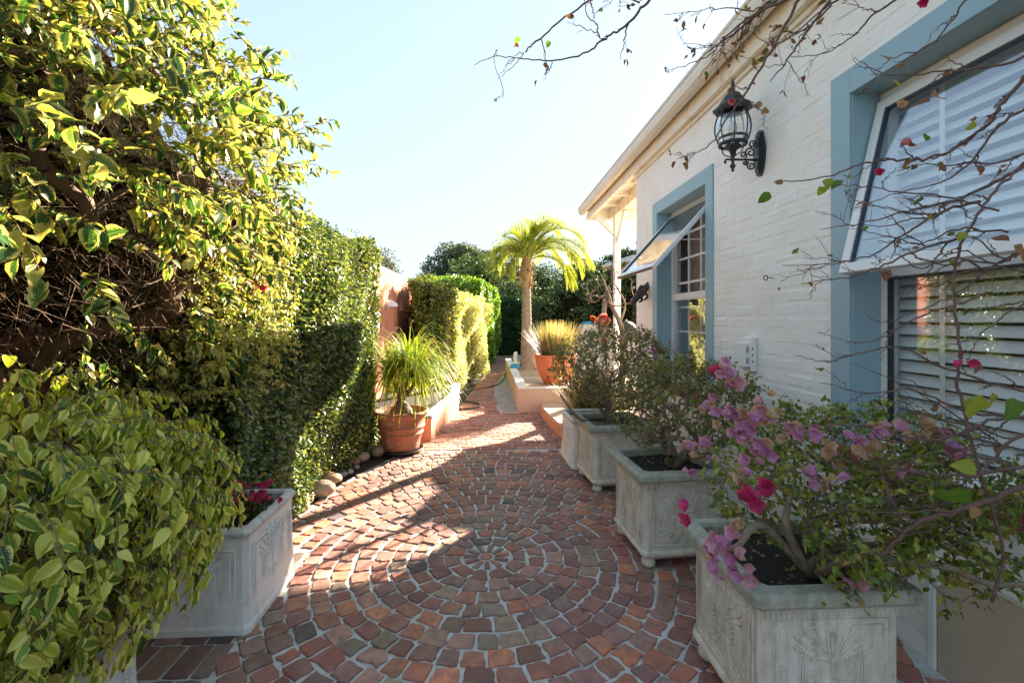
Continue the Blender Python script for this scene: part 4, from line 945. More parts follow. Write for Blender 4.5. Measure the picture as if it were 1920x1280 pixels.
def strap(mb, p0, d0, L, wd, col, g=1.0, seg=8, stiff=.3):
    p = np.array(p0, float); d = nrm(np.array(d0, float)); st_ = L / seg; V = []; side = nrm(np.cross(d, (0, 0, 1)) + 1e-6); lu = []
    for k in range(seg + 1):
        t = k / seg; w_ = wd * (1 - t ** 2) * .5 + .0006; V += [p - side * w_, p + side * w_]; lu += [(-.6, t, 0), (.6, t, 0)]
        p = p + d * st_; d = nrm(d + np.array([0, 0, -g * (.25 + .75 * t) * (1 - stiff)]) * (st_ / L) * 3.0)
    c = np.array([np.array(col[0]) * (1 - k / seg) + np.array(col[1]) * (k / seg) for k in range(seg + 1) for _ in (0, 1)])
    mb.add(np.array(V), [(2 * k, 2 * k + 1, 2 * k + 3, 2 * k + 2) for k in range(seg)], np.clip(c, 0, 1), np.array(lu))
b = MB()
for hd, nb_ in (((cx_ - .10, cy_ - .02, .80), 240), ((cx_ + .07, cy_ + .02, .90), 330), ((cx_ + .17, cy_ - .03, .80), 260)):
    for k in range(nb_):
        an = rng.uniform(0, 2 * math.pi); el = rng.uniform(.0, 1.35); dr = (math.cos(an) * math.cos(el), math.sin(an) * math.cos(el), math.sin(el))
        col = ((.13, .25, .02), (.30, .36, .04)) if rng.random() < .72 else (((.06, .14, .015), (.12, .20, .02)) if rng.random() < .6 else ((.30, .26, .05), (.45, .30, .08)))
        strap(b, hd, dr, rng.uniform(.50, .86), .012, col, rng.uniform(1.9, 3.0))
b.build('foliage', M['blade'], pp, kind='stuff')

# ------------------------------------------------------------------ raised bed, palm, bowl, grasses, step, hose
bed = thing('raised_bed', 'raised cream plastered bed with white coping and tiled top around the palm', 'raised bed', (1.2, 9, 0))
b = MB(); b.box((.475, 7.0, 0), (3.4, 7.14, .37)); b.box((.475, 7.1401, 0), (.60, 12.2, .37)); b.box((.6001, 7.1401, .0), (3.4, 12.2, .29)); b.build('plaster', M['bedwall'], bed)
b = MB(); b.box((.465, 6.99, .3705), (.615, 12.2, .392)); b.box((.6151, 6.99, .3705), (3.4, 7.12, .392)); b.build('coping', M['bedwhite'], bed, bevel=.004)
cols_ = [(1, 1, 1), (.9, .85, .8), (.8, .72, .65)]
for i in range(6):
    for j in range(8):
        xx, yy = .62 + i * .46, 7.146 + j * .46
        b = MB(); b.box((xx, yy, .2905), (xx + .452, yy + .452, .312), cols_[(i * 3 + j * 5) % 3]); b.build('tile', M['tile'], bed)
b = MB(); b.tube(smooth_path([P(968, 683, 10.3), P(966, 672, 10.6), P(967, 662, 11)], 4), .05, 6); b.build('curb', M['bedwhite'], bed, True, label='pale curved edging piece')
step = thing('patio_step', 'low ochre plastered step with rounded corner in front of the raised bed', 'step', (1.5, 6, 0))
out = [(.80, 6.94), (.79, 6.6), (.82, 6.2), (.86, 5.7), (.93, 5.12), (1.05, 5.0), (6.0, 5.7), (6.0, 6.985), (.86, 6.985)]
out = [(.80, 6.94), (.79, 6.6), (.82, 6.2), (.86, 5.7), (.93, 5.12), (1.05, 5.05), (1.86, 5.05), (1.86, 5.66), (6.0, 5.66), (6.0, 6.985), (.86, 6.985)]
b = MB(); b.prism(out, 0, .135); b.build('riser', M['stepc'], step, bevel=.01)
b = MB(); b.prism([(x_ + (.012 if x_ < 1 else -.004), y_ + (.012 if y_ < 6 else -.004)) for x_, y_ in out], .1355, .156); b.build('tread', M['tile'], step, bevel=.004)
sheet('patio_floor', [(3.42, 7.0), (12, 7.0), (12, 16.5), (.9, 16.5), (.9, 12.25), (3.42, 12.25)], .15, M['tile'])
# palm
tp = G(988, 693, .31); tx, ty = tp[0], tp[1] + .1
palm = thing('palm_tree', 'young palm with arching yellow green fronds on a ringed pinkish trunk', 'palm tree', (tx, ty, .31))
pf = []; 
for k in range(70):
    z_ = .31 + k * .0345; t = k / 69; r_ = .135 * (1 - t) + .076 * t + (.05 * math.exp(-t * 14)) ; pf.append((r_ + (.012 if k % 3 == 0 else 0), z_))
b = MB(); b.lathe(pf, (tx, ty, 0), 16); b.build('trunk', M['trunk'], palm, True)
zc_ = .31 + 70 * .0355 - .12
b = MB(); b.lathe([(.10, -.5), (.125, -.35), (.15, -.15), (.12, .05), (.08, .25), (.02, .4)], (tx, ty, zc_), 12)
for k in range(40):
    an = rng.uniform(0, 6.28); p_ = np.array([tx + .12 * math.cos(an), ty + .12 * math.sin(an), zc_ - rng.uniform(.0, .5)]); q_ = p_ + np.array([math.cos(an) * .1, math.sin(an) * .1, rng.uniform(-.2, .2)]); b.tube([p_, q_], [.022, .006], 4)
b.build('boot_fibre', M['straw'], palm, True)
def frond(root, base, an, el, L, lean=1.0, pal=((.16, .25, .02), (.34, .38, .03)), mat=None, nl=46, ll=.42, wd=.022, drp=.9):
    mb_ = MB(); d = np.array([math.cos(an) * math.cos(el), math.sin(an) * math.cos(el), math.sin(el)]); pts = [np.array(base, float)]; seg = 12; st_ = L / seg
    for k in range(seg): pts.append(pts[-1] + d * st_); d = nrm(d + np.array([0, 0, -.20 * lean * (.4 + k / seg)]))
    pts = np.array(pts); mb_.tube(pts, np.linspace(.018, .004, seg + 1), 5, False, pal[1]); c = np.array(pal)
    for k in range(nl):
        t = (.18 + .82 * k / nl) * seg; i = min(seg - 1, int(t)); q = pts[i] + (pts[i + 1] - pts[i]) * (t - i); ax = nrm(pts[i + 1] - pts[i]); sd_ = nrm(np.cross(ax, (0, 0, 1)))
        for sgn in (-1, 1):
            ln = ll * math.sin(math.pi * (.18 + .78 * k / nl)) * rng.uniform(.8, 1.1) + .08; u = rng.random()
            strap(mb_, q, sd_ * sgn * .75 + ax * .75 + np.array([0, 0, rng.uniform(.0, .45)]), ln, wd, (c[0] * (1 - u) + c[1] * u, c[0] * u * .6 + c[1]), rng.uniform(.8, 1.25) * drp, 5, .1)
    return mb_.build('frond', mat or M['blade'], root)
for an, el, L, dr in ((-15, 1.05, 1.75, 1.6), (-40, .8, 1.5, 1.7), (-5, .65, 1.6, 1.7), (-25, .75, 1.9, 1.7), (20, .9, 1.2, 1.4), (-75, .9, 1.15, 1.6), (-110, 1.0, 1.0, 1.6), (-150, .8, .95, 1.6), (180, 1.05, .9, 1.5), (150, .8, .9, 1.5), (120, 1.0, 1.0, 1.4), (80, 1.1, 1.1, 1.3), (50, 1.0, 1.1, 1.4), (-60, 1.3, 1.1, 1.3), (-130, .4, .9, 1.6), (-25, 1.3, 1.3, 1.3), (10, 1.25, 1.3, 1.2), (-20, .35, 1.3, 1.7), (200, 1.35, .9, 1.2)):
    frond(palm, (tx, ty, zc_ + .08), R(an + rng.uniform(-6, 6)), min(1.4, el + .08), L * 1.0, 1.5, ((.14, .23, .03), (.36, .37, .06)), nl=56, ll=.74, wd=.018, drp=dr * .8)
# terracotta bowl with blond grass
gb = G(1045, 724, .312); bc = (gb[0] + .02, gb[1] + .32)
bo = thing('orange_bowl', 'big plain orange terracotta bowl standing on the raised bed', 'planter', (*bc, .312))
b = MB(); b.lathe([(0, 0), (.17, 0), (.22, .03), (.30, .18), (.345, .34), (.37, .50), (.37, .52), (.345, .52), (.33, .42), (0, .40)], (*bc, .314), 40); b.build('body', M['orange'], bo, True)
def tuft(root, c, n, r, L, cols, spread=.5, wd=.006, g=.35, seg=5):
    b = MB()
    for k in range(n):
        an = rng.uniform(0, 6.283); rr = r * math.sqrt(rng.random()); el = math.pi / 2 - abs(rng.normal(0, spread)); p_ = (c[0] + rr * math.cos(an), c[1] + rr * math.sin(an), c[2]); col = cols[rng.integers(len(cols))]
        strap(b, p_, (math.cos(an) * math.cos(el), math.sin(an) * math.cos(el), math.sin(el)), L * rng.uniform(.6, 1.1), wd, col, g * rng.uniform(.5, 1.5), seg)
    return b.build('foliage', M['blade'], root, kind='stuff')
BL_ = [((.05, .09, .03), (.38, .27, .17)), ((.06, .09, .03), (.46, .37, .27)), ((.10, .10, .04), (.30, .17, .10)), ((.05, .08, .02), (.16, .20, .06))]
gr = thing('ornamental_grass', 'upright tuft of blond seeded grass growing in the orange bowl', 'grass', (*bc, .8)); tuft(gr, (bc[0], bc[1], .73), 1500, .26, .66, BL_, .34, .0085, .25)
g2 = thing('ornamental_grass', 'dark green arching grass clump behind the farthest stone planter', 'grass', (1.28, 5.35, .156)); tuft(g2, (1.28, 5.42, .15), 1300, .14, .72, [((.03, .06, .02), (.07, .11, .03)), ((.04, .07, .02), (.34, .20, .12)), ((.03, .06, .02), (.12, .14, .04))], .55, .006, .5)
g3 = thing('ornamental_grass', 'thin reddish grass clump at the edge of the raised bed', 'grass', (1.35, 6.6, .156)); tuft(g3, (1.38, 6.6, .15), 220, .2, .5, [((.10, .10, .03), (.45, .25, .14))], .5, .005, .4)
# small things near the palm foot
bk = G(966, 690, .392); b = MB(); b.lathe([(0, .09), (.06, .08), (.11, .03), (.115, 0), (0, 0)], (bk[0], bk[1] + .1, .393), 16); o = b.build('upturned_bowl', M['bluec'], None, True); tag(o, 'small bright blue upturned bowl on the white coping near the palm', 'bowl')
sc_ = PY(1006, 678, ty - .18); b = MB(); b.lathe([(0, .0), (.13, .0), (.19, .12), (.17, .28), (.10, .36), (0, .38)], (sc_[0] - .02, ty - .02, .312), 14, sx=.9, sy=.6); o = b.build('garden_stone', plain('sandstone', (.55, .40, .26), (.42, .28, .18), .85, 9, .6, .02, 20), None, True); tag(o, 'upright weathered sandstone boulder leaning beside the palm trunk', 'stone')
# hose
hp = [G(796, 783, .30), G(812, 776, .31), G(840, 752, .31), G(858, 739, .31), G(868, 735, .12), G(885, 731, .02), G(915, 726, .02), G(935, 720, .02), G(945, 709, .02), G(948, 698, .02)]
hl = [G(800, 780, .02)] + [G(855 + 45 * math.cos(t), 759.5 + 7.5 * math.sin(t), .02) for t in np.linspace(-2.2, 2.4, 16)]
hose = thing('garden_hose', 'black garden hose draped over the low wall and looping on the bricks', 'hose', (-.3, 6.6, .02))
b = MB(); b.tube(smooth_path(hp, 6), .013, 8); b.build('draped_run', M['rubber'], hose, True)
b = MB(); b.tube(smooth_path(hl, 6), .014, 8); b.build('loop', M['rubber'], hose, True)

# ------------------------------------------------------------------ patio beyond: barbecue block, wall, grill, parasol
oc = PY(1107, 640, 10.2)
ov = thing('masonry_barbecue', 'pale grey tapered masonry fireplace with dark inverted triangle opening', 'barbecue', (oc[0], 10.2, .15))
X0 = oc[0]
def trap(mb, xa, xb_, xc, xd, z0_, z1_, y0_, y1_): mb.add([(xa, y0_, z0_), (xb_, y0_, z0_), (xd, y0_, z1_), (xc, y0_, z1_), (xa, y1_, z0_), (xb_, y1_, z0_), (xd, y1_, z1_), (xc, y1_, z1_)], [(0, 1, 2, 3), (5, 4, 7, 6), (0, 4, 5, 1), (1, 5, 6, 2), (2, 6, 7, 3), (3, 7, 4, 0)])
GW = plain('grey_plaster', (.42, .42, .40), (.34, .34, .33), .85, 6, .3, .004, 50)
b = MB(); trap(b, X0 - .45, X0 + .40, X0 - .15, X0 + .17, .15, 1.33, 10.2, 10.7); b.build('chimney_breast', GW, ov, bevel=.01)
b = MB(); b.add([(X0 - .13, 10.19, 1.18), (X0 + .15, 10.19, 1.18), (X0 + .01, 10.19, .92), (X0 - .13, 10.199, 1.18), (X0 + .15, 10.199, 1.18), (X0 + .01, 10.199, .92)], [(0, 2, 1), (3, 4, 5), (0, 1, 4, 3), (1, 2, 5, 4), (2, 0, 3, 5)]); b.build('opening', M['seal'], ov)  # flat dark triangle on the face, painted as the shade of a hole
gwl = thing('patio_wall', 'low grey plastered wall running behind the white verandah post', 'wall', (X0 + 1, 10.4, .15)); b = MB(); b.box((X0 + .42, 10.35, .15), (X0 + 2.4, 10.55, 1.23)); b.box((X0 - 1.4, 10.35, .15), (X0 - .46, 10.55, 1.02)); b.build('plaster', GW, gwl, bevel=.01)
b = MB(); g = 9; q = np.linspace(-.16, .16, g); v = [(X0 + x_, 10.45 + y_ * .9, 1.345 + .05 * math.exp(-(x_ ** 2 + y_ ** 2) * 80) + .012 * math.sin(x_ * 40) * math.cos(y_ * 30)) for y_ in q for x_ in q]; b.add(v, [(j * g + i, j * g + i + 1, (j + 1) * g + i + 1, (j + 1) * g + i) for j in range(g - 1) for i in range(g - 1)])
o = b.build('folded_cloth', M['bluec'], None, True); o.modifiers.new('thick', 'SOLIDIFY').thickness = .01; tag(o, 'bright blue folded cloth lying on top of the grey masonry fireplace', 'cloth')
kc = PY(1173, 610, 9.4); kg = thing('kettle_grill', 'black round kettle grill with domed lid standing near the house corner', 'grill', (kc[0], 9.4, .15))
b = MB(); b.lathe([(0, -.2), (.12, -.17), (.21, -.08), (.235, 0), (.235, .02)], (kc[0], 9.4, 1.18), 24); b.build('bowl', M['black'], kg, True)
b = MB(); b.lathe([(.24, .022), (.235, .06), (.19, .15), (.10, .21), (.02, .23), (.02, .26), (0, .265)], (kc[0], 9.4, 1.18), 24); b.build('lid', M['black'], kg, True)
for k in range(3): a_ = k * 2.09 + .4; b = MB(); b.tube([(kc[0] + .12 * math.cos(a_), 9.4 + .12 * math.sin(a_), 1.02), (kc[0] + .30 * math.cos(a_), 9.4 + .30 * math.sin(a_), .16)], .014, 6); b.build('leg', M['black'], kg, True)
for ux, uy, rU, zt, lab in ((4.12, 8.9, 1.12, 3.10, 'added beige canvas parasol mostly hidden by the house, shading the cobbles'), (5.08, 14.2, 1.5, 3.62, 'farther beige canvas parasol open beside the white verandah post')):  # nearer parasol is an added one, placed for its shadow on the cobbles
    um = thing('parasol', lab, 'parasol', (ux, uy, .15), 'parasols on the patio')
    b = MB(); b.tube([(ux, uy, .15), (ux, uy, zt + .05)], .022, 10); b.build('pole', M['alu'], um, True); b = MB(); b.lathe([(0, 0), (.28, 0), (.28, .05), (.06, .08), (0, .08)], (ux, uy, .152), 20); b.build('base', M['concrete'], um, True)
    n8 = 8
    for k in range(n8):
        a0, a1 = k * 2 * math.pi / n8, (k + 1) * 2 * math.pi / n8; v = []; m8 = 6
        for i in range(m8 + 1):
            t = i / m8
            for j in range(m8 + 1):
                s_ = j / m8; e0 = np.array([math.cos(a0), math.sin(a0)]); e1 = np.array([math.cos(a1), math.sin(a1)]); e = e0 * (1 - s_) + e1 * s_; v.append((ux + e[0] * rU * t, uy + e[1] * rU * t, zt - .48 * t ** 1.15 - .05 * math.sin(math.pi * s_) * t))
        b = MB(); b.add(v, [(i * 7 + j, i * 7 + j + 1, (i + 1) * 7 + j + 1, (i + 1) * 7 + j) for i in range(m8) for j in range(m8)]); b.build('canopy_panel', M['canvas'], um, True)
        b = MB(); b.bar((ux, uy, zt - .03), (ux + math.cos(a0) * rU, uy + math.sin(a0) * rU, zt - .50), .012, .02); b.build('rib', M['alu'], um)
    b = MB(); b.lathe([(.45, -.02), (.25, .07), (0, .13)], (ux, uy, zt - .04), 16); b.build('vent_cap', M['canvas'], um, True)


q, n = LITTER; b = MB(); scatter(b, T_MED, q, nrm(np.c_[rng.normal(0, 1, (n, 2)), np.zeros(n)]), nrm(rng.normal(0, .25, (n, 3)) + (0, 0, 1)), rng.uniform(.010, .026, n), np.array([(.30, .18, .07), (.40, .30, .10), (.18, .10, .05), (.55, .25, .45), (.30, .30, .06)])[rng.choice(5, n, p=[.35, .2, .3, .08, .07])])
o = b.build('leaf_litter', M['lf_dry'], None, True, kind='stuff'); tag(o, 'small dry fallen leaves and petals scattered over the cobbles', 'leaf litter')
# ------------------------------------------------------------------ trees
def tree(name, label, px, top, d, wpx, zlow, pal, nl=16000, ls=.16, pw=None, cat='tree', squash=.5, trunk=.2, clump=26):
    base = P(px, HZ, d); base[2] = 0; ztop = CH + (HZ - top) * d / F; rad = wpx * d / F / 2; root = thing(name, label, cat, base)
    zc = (ztop + zlow) / 2; rz = (ztop - zlow) / 2; cen_ = np.array([base[0], base[1], zc])
    cl = in_ell(clump, cen_, (rad * .78, rad * .7, rz * .8), .35, 1.0); cl = cl[cl[:, 1] < base[1] + rad * .5] if len(cl) > 6 else cl
    cr = rng.uniform(.28, .5, len(cl)) * min(rad, rz) * 1.0; k = rng.choice(len(cl), nl, p=(cr ** 2) / (cr ** 2).sum()); dd = rdir(nl, (0, -.3, .25)); rr = np.cbrt(rng.uniform(.25, 1, nl)) * (1 + .22 * np.sin(dd[:, 0] * 7 + k) * np.cos(dd[:, 2] * 6 + k))
    Pn = cl[k] + dd * (cr[k] * rr)[:, None] * (1.15, 1, .8); Pn[:, 2] = np.maximum(Pn[:, 2], .1)
    A_ = rdir(nl, (0, 0, -.2)); Nn_ = nrm(dd + rng.normal(0, .5, (nl, 3))); leaves(root, Pn, A_, Nn_, rng.uniform(.6, 1.3, nl) * ls, pal, rng.choice(len(pal), nl, p=pw), M['lf_far'], T_SM, part='crown')
    mb_, nd_, pr_, en_ = grow_tree((base[0], base[1], 0), np.vstack([np.array([[base[0], base[1], z_] for z_ in np.linspace(.3, max(.5, zc - rz * .5), 5)]), cl, (cl + cen_) / 2]), trunk, .5, .02, 6, .08); mb_.build('trunk', M['bark'], root, True)
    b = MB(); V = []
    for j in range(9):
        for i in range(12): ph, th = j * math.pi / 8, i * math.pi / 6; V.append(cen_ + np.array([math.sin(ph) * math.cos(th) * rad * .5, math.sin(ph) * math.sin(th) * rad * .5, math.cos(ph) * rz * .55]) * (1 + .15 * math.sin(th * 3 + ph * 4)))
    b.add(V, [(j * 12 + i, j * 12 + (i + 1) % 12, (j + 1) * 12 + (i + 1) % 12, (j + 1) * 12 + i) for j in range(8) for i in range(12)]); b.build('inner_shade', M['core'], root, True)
    return root
DG = [(.025, .045, .018), (.045, .08, .025), (.075, .12, .035)]
tree('broadleaf_tree', 'tall rounded grey green tree farthest back beyond the hedges', 855, 440, 31, 125, .6, [(.05, .075, .045), (.08, .11, .06), (.11, .14, .07)], 20000, .17)
tree('broadleaf_tree', 'grey green tree crown just behind the left fronds of the palm', 925, 447, 30, 130, .6, [(.05, .075, .045), (.08, .11, .06), (.11, .14, .07)], 16000, .17)
tree('broadleaf_tree', 'wide mid green tree in front of the tall grey green ones', 900, 478, 25, 170, .4, [(.03, .07, .02), (.05, .11, .03), (.09, .15, .04)], 18000, .14)
tree('broadleaf_tree', 'dark spreading tree directly behind the palm crown', 1000, 478, 24, 170, .2, DG, 18000, .14)
tree('broadleaf_tree', 'dark tree between the palm and the white verandah post', 1090, 470, 20, 150, .1, DG, 18000, .12)
tree('broadleaf_tree', 'shaded dark tree rising behind the verandah post and parasol', 1175, 425, 17, 120, .1, DG, 16000, .11)
tree('broadleaf_tree', 'dark tree almost hidden by the house corner', 1260, 400, 17, 150, .1, DG, 8000, .12)
tree('olive_tree', 'small thin olive grey tree showing over the clipped hedge and pink wall', 700, 458, 17, 110, 1.6, [(.08, .09, .05), (.12, .13, .08), (.06, .07, .04)], 6500, .075)
tree('shrub', 'faint pale shrub peeping above the end of the pink wall', 795, 498, 15, 55, 1.3, [(.14, .15, .08), (.09, .10, .05)], 2500, .07, cat='shrub', trunk=.05)
for q, w_, lb in (((1060, 560), 170, 'low dark shrub mass beneath the trees behind the blond grass'), ((1150, 545), 170, 'low dark shrub mass behind the grey masonry fireplace'), ((960, 560), 150, 'low dark shrub mass behind the palm trunk')):
    tree('shrub', lb, q[0], q[1] - 40, 19.8 if q[0] < 1000 else 16.5, w_, .0, DG, 9000, .10, cat='shrub', trunk=.08)
sp_ = P(1125, HZ, 15); sp_[2] = .15; stl = thing('strelitzia', 'tall strelitzia with split paddle leaves rising beside the verandah post', 'plant', sp_)
for k, (px, py) in enumerate(((1120, 447), (1152, 438), (1098, 470), (1140, 460), (1165, 450))):
    t_ = P(px, py, 15); frond(stl, (sp_[0] + .1 * k, sp_[1], 2.2), math.atan2(0.2 * (-1) ** k, t_[0] - sp_[0] + .001), 1.05, (t_[2] - 2.2) * 1.25, .55, ((.07, .12, .03), (.14, .20, .05)), M['lf_far'], 22, .35, .075, .4)
b = MB(); b.tube([(sp_[0], sp_[1], .15), (sp_[0] + .1, sp_[1], 1.4), (sp_[0] + .2, sp_[1], 2.3)], [.12, .1, .07], 8); b.build('stem', M['trunk'], stl, True)

# ------------------------------------------------------------------ bougainvilleas in the stone planters
def bush(name, label, base, cen_, rad, nn, pal, ls, per, r0, mat=None, extra=None, nobj=0, T=T_MED, pw=None, lo=.25, group=None, gap=.0):
    root = thing(name, label, 'bougainvillea', base, group); pts = in_ell(nn, cen_, rad, lo, 1.0)
    pts = pts[pts[:, 2] > base[2] + .02]
    if gap: pts = pts[np.sin(pts[:, 0] * 9) * np.cos(pts[:, 1] * 7 + pts[:, 2] * 8) > -1 + gap]
    if extra is not None: pts = np.vstack([pts, extra])
    mb_, nd_, par_, end_ = grow_tree(base, pts, r0, .48, .0013, 6, .22); mb_.build('branch', M['bark'], root, True)
    e = np.nonzero(end_)[0]; e = e[e > 0]; src_ = nd_[e]; dr = nrm(src_ - nd_[par_[e]]); n = len(e) * per; k = np.repeat(np.arange(len(e)), per)
    Pn = src_[k] - dr[k] * rng.uniform(0, .07, (n, 1)) + rng.normal(0, .018, (n, 3)); A_ = nrm(dr[k] * .5 + rdir(n) + (0, 0, -.15)); Nn_ = nrm(rng.normal(0, .5, (n, 3)) + (-.2, -.2, 1)); Pn = np.nan_to_num(Pn)
    leaves(root, Pn, A_, Nn_, rng.uniform(.6, 1.25, n) * ls, pal, rng.choice(len(pal), n, p=pw), mat or M['lf_green'], T, nobj, T_DET if nobj else None)
    return root, nd_, e
OL = [(.15, .16, .035), (.24, .24, .05), (.33, .28, .08), (.10, .11, .03)]
BG = 'bougainvilleas in the stone planters'
r1, n1, e1 = bush('bougainvillea', 'dense olive green bougainvillea in the farthest grey stone planter', (1.12, 4.0, .50), (1.13, 4.05, 1.03), (.60, .50, .40), 1100, OL, .026, 13, .035, group=BG, pw=[.35, .3, .15, .2], gap=.1)
r2, n2, e2 = bush('bougainvillea', 'loose olive green bougainvillea in the middle stone planter', (1.16, 2.85, .50), (1.26, 2.85, .92), (.50, .40, .33), 800, OL, .028, 12, .03, group=BG, pw=[.35, .3, .2, .15], gap=.2)
pal3 = [(.10, .16, .025), (.20, .26, .035), (.34, .36, .05), (.46, .34, .09)]
r3, n3, e3 = bush('bougainvillea', 'sprawling bougainvillea with mauve and magenta flowers in the nearest stone planter', (1.18, 1.62, .52), (1.30, 1.62, .88), (.50, .38, .27), 640, pal3, .028, 12, .018, nobj=0, group=BG, pw=[.3, .35, .22, .13], lo=.1, gap=.15,
    extra=np.array([P(px, py, 1.35 + .15 * random.random()) + rng.normal(0, .03, 3) for px, py in zip(rng.uniform(1560, 1930, 260), rng.uniform(880, 1110, 260))]))
# thick gnarled limbs
b = MB(); b.tube(smooth_path([(1.18, 1.60, .50), P(1478, 1000, 1.52), P(1475, 960, 1.5), P(1490, 900, 1.55)], 5), np.linspace(.017, .008, 16), 8); b.tube(smooth_path([(1.18, 1.60, .51), P(1430, 985, 1.5), P(1385, 1022, 1.45), P(1350, 1040, 1.45)], 5), np.linspace(.016, .006, 16), 8)
b.tube(smooth_path([(1.18, 1.60, .51), P(1600, 1045, 1.45), P(1680, 1050, 1.42), P(1775, 1062, 1.38), P(1850, 1092, 1.35), P(1930, 1095, 1.3)], 5), np.linspace(.017, .008, 26), 8); b.build('limb', M['bark'], r3, True)
for base, tgt, rr in ((r1, [(1050, 740), (1090, 720), (1130, 700)], 3.85), (r2, [(1215, 810), (1250, 760), (1300, 800)], 2.75)):
    b = MB(); q0 = WL[base.name]
    for t in tgt: e_ = P(*t, rr); m_ = (q0 + e_) / 2 + rng.normal(0, .05, 3); b.tube(smooth_path([q0, m_ + (0, 0, -.06), e_], 5), np.linspace(.022, .007, 11), 7)
    b.build('limb', M['bark'], base, True)
fl = [(1342, 702, 2), (1362, 703, 0), (1378, 715, 1), (1355, 695, 1), (1325, 755, 0), (1324, 765, 3), (1365, 770, 0), (1372, 785, 0), (1380, 800, 0), (1392, 808, 0), (1397, 812, 1), (1384, 778, 1), (1405, 800, 0), (1400, 780, 3), (1432, 772, 3), (1440, 785, 3), (1430, 765, 1), (1420, 782, 0), (1473, 808, 1), (1502, 810, 0), (1522, 810, 0), (1428, 828, 0), (1443, 842, 0), (1405, 865, 0), (1325, 833, 0), (1332, 850, 0), (1290, 838, 1), (1302, 845, 3), (1295, 880, 0), (1390, 890, 3), (1525, 890, 0), (1545, 905, 3), (1550, 835, 3), (1575, 870, 1), (1603, 820, 0), (1620, 843, 3), (1628, 845, 3), (1640, 805, 0), (1658, 815, 1), (1692, 803, 1), (1705, 805, 3), (1730, 800, 3), (1750, 815, 3), (1775, 808, 0), (1785, 838, 0), (1795, 850, 1), (1800, 860, 3), (1690, 900, 1), (1683, 905, 0), (1672, 940, 1), (1715, 878, 1), (1658, 838, 3), (1560, 850, 3),
      (1327, 1010, 0), (1335, 1025, 0), (1345, 1018, 1), (1330, 1035, 0), (1345, 1060, 0), (1375, 1030, 1), (1372, 1042, 0), (1385, 1072, 0), (1405, 1075, 1), (1378, 1000, 1), (1375, 980, 3), (1605, 1090, 1), (1400, 930, 2), (1415, 940, 2), (1395, 935, 2), (1408, 925, 2), (1440, 908, 2), (1437, 912, 2), (1291, 942, 2), (1291, 968, 2)]
for px, py, k in fl: flower(r3, P(px, py, 1.42 + (.45 if px < 1340 and py < 900 else 0) + rng.uniform(-.05, .05)), (.036 if k != 2 else .040) * rng.uniform(.85, 1.15), k)
for px, py, k in fl:
    if k != 2:
        for _ in range(2): flower(r3, P(px + rng.normal(0, 11), py + rng.normal(0, 9), 1.44 + (.45 if px < 1340 and py < 900 else 0) + rng.uniform(-.06, .06)), .030 * rng.uniform(.7, 1.1), (k, 0, 1, 3)[rng.integers(4)])
for k in range(8): flower(r1, P(rng.uniform(1150, 1230), rng.uniform(630, 665), 3.8), .035, 0)
# side pink shrub further back (small bare bougainvillea tree with coral flowers)
bt0 = P(1165, 665, 6.1); bt0[2] = .156
bt = thing('bougainvillea_tree', 'small bare gnarled bougainvillea with coral pink flowers before the verandah post', 'bougainvillea', bt0)
b = MB(); tr_ = [bt0, P(1168, 640, 6.1), P(1162, 605, 6.1), P(1148, 575, 6.1), P(1138, 545, 6.1), P(1128, 520, 6.1)]; b.tube(smooth_path(tr_, 4), np.linspace(.045, .015, 21), 8); b.tube(smooth_path([tr_[2], P(1172, 570, 6.1), P(1155, 535, 6.1)], 4), np.linspace(.02, .008, 9), 6); b.build('trunk', M['bark'], bt, True)
mb, nd, par, end = grow_tree(tr_[3], in_ell(80, P(1142, 530, 6.1), (.42, .4, .38), .2, 1), .02, .5, .002, 5, .3); mb.build('branch', M['twig'], bt, True)
for k in range(16): flower(bt, P(rng.normal(1135, 9), rng.normal(600, 8), 6.0), rng.uniform(.045, .065), 5 if k % 3 else 3)
for k in range(9): flower(bt, P(rng.normal(1140, 14), rng.normal(636, 5), 6.0), .05, 3 if k % 2 else 1)
for k in range(3): flower(bt, P(1110 + 4 * k, 597, 6.0), .05, 4)
# red flowers in the left white planter
rf = thing('flowering_plant', 'small plant with crimson pink flowers in the white planter', 'plant', (-1.33, 2.38, .44)); c_ = np.array([-1.24, 2.40, .485])
n = 240; p = in_ell(n, c_, (.13, .14, .07)); leaves(rf, p, rdir(n, (0, 0, .5)), rdir(n, (0, 0, 1)), rng.uniform(.02, .035, n), [(.06, .10, .02), (.16, .05, .04)], rng.choice(2, n), M['lf_green'], T_MED)
for k in range(30): flower(rf, c_ + (rng.normal(0, .07), rng.normal(0, .06), rng.uniform(.03, .11)), .026, 2, rdir(1, (.3, -.5, 1))[0])

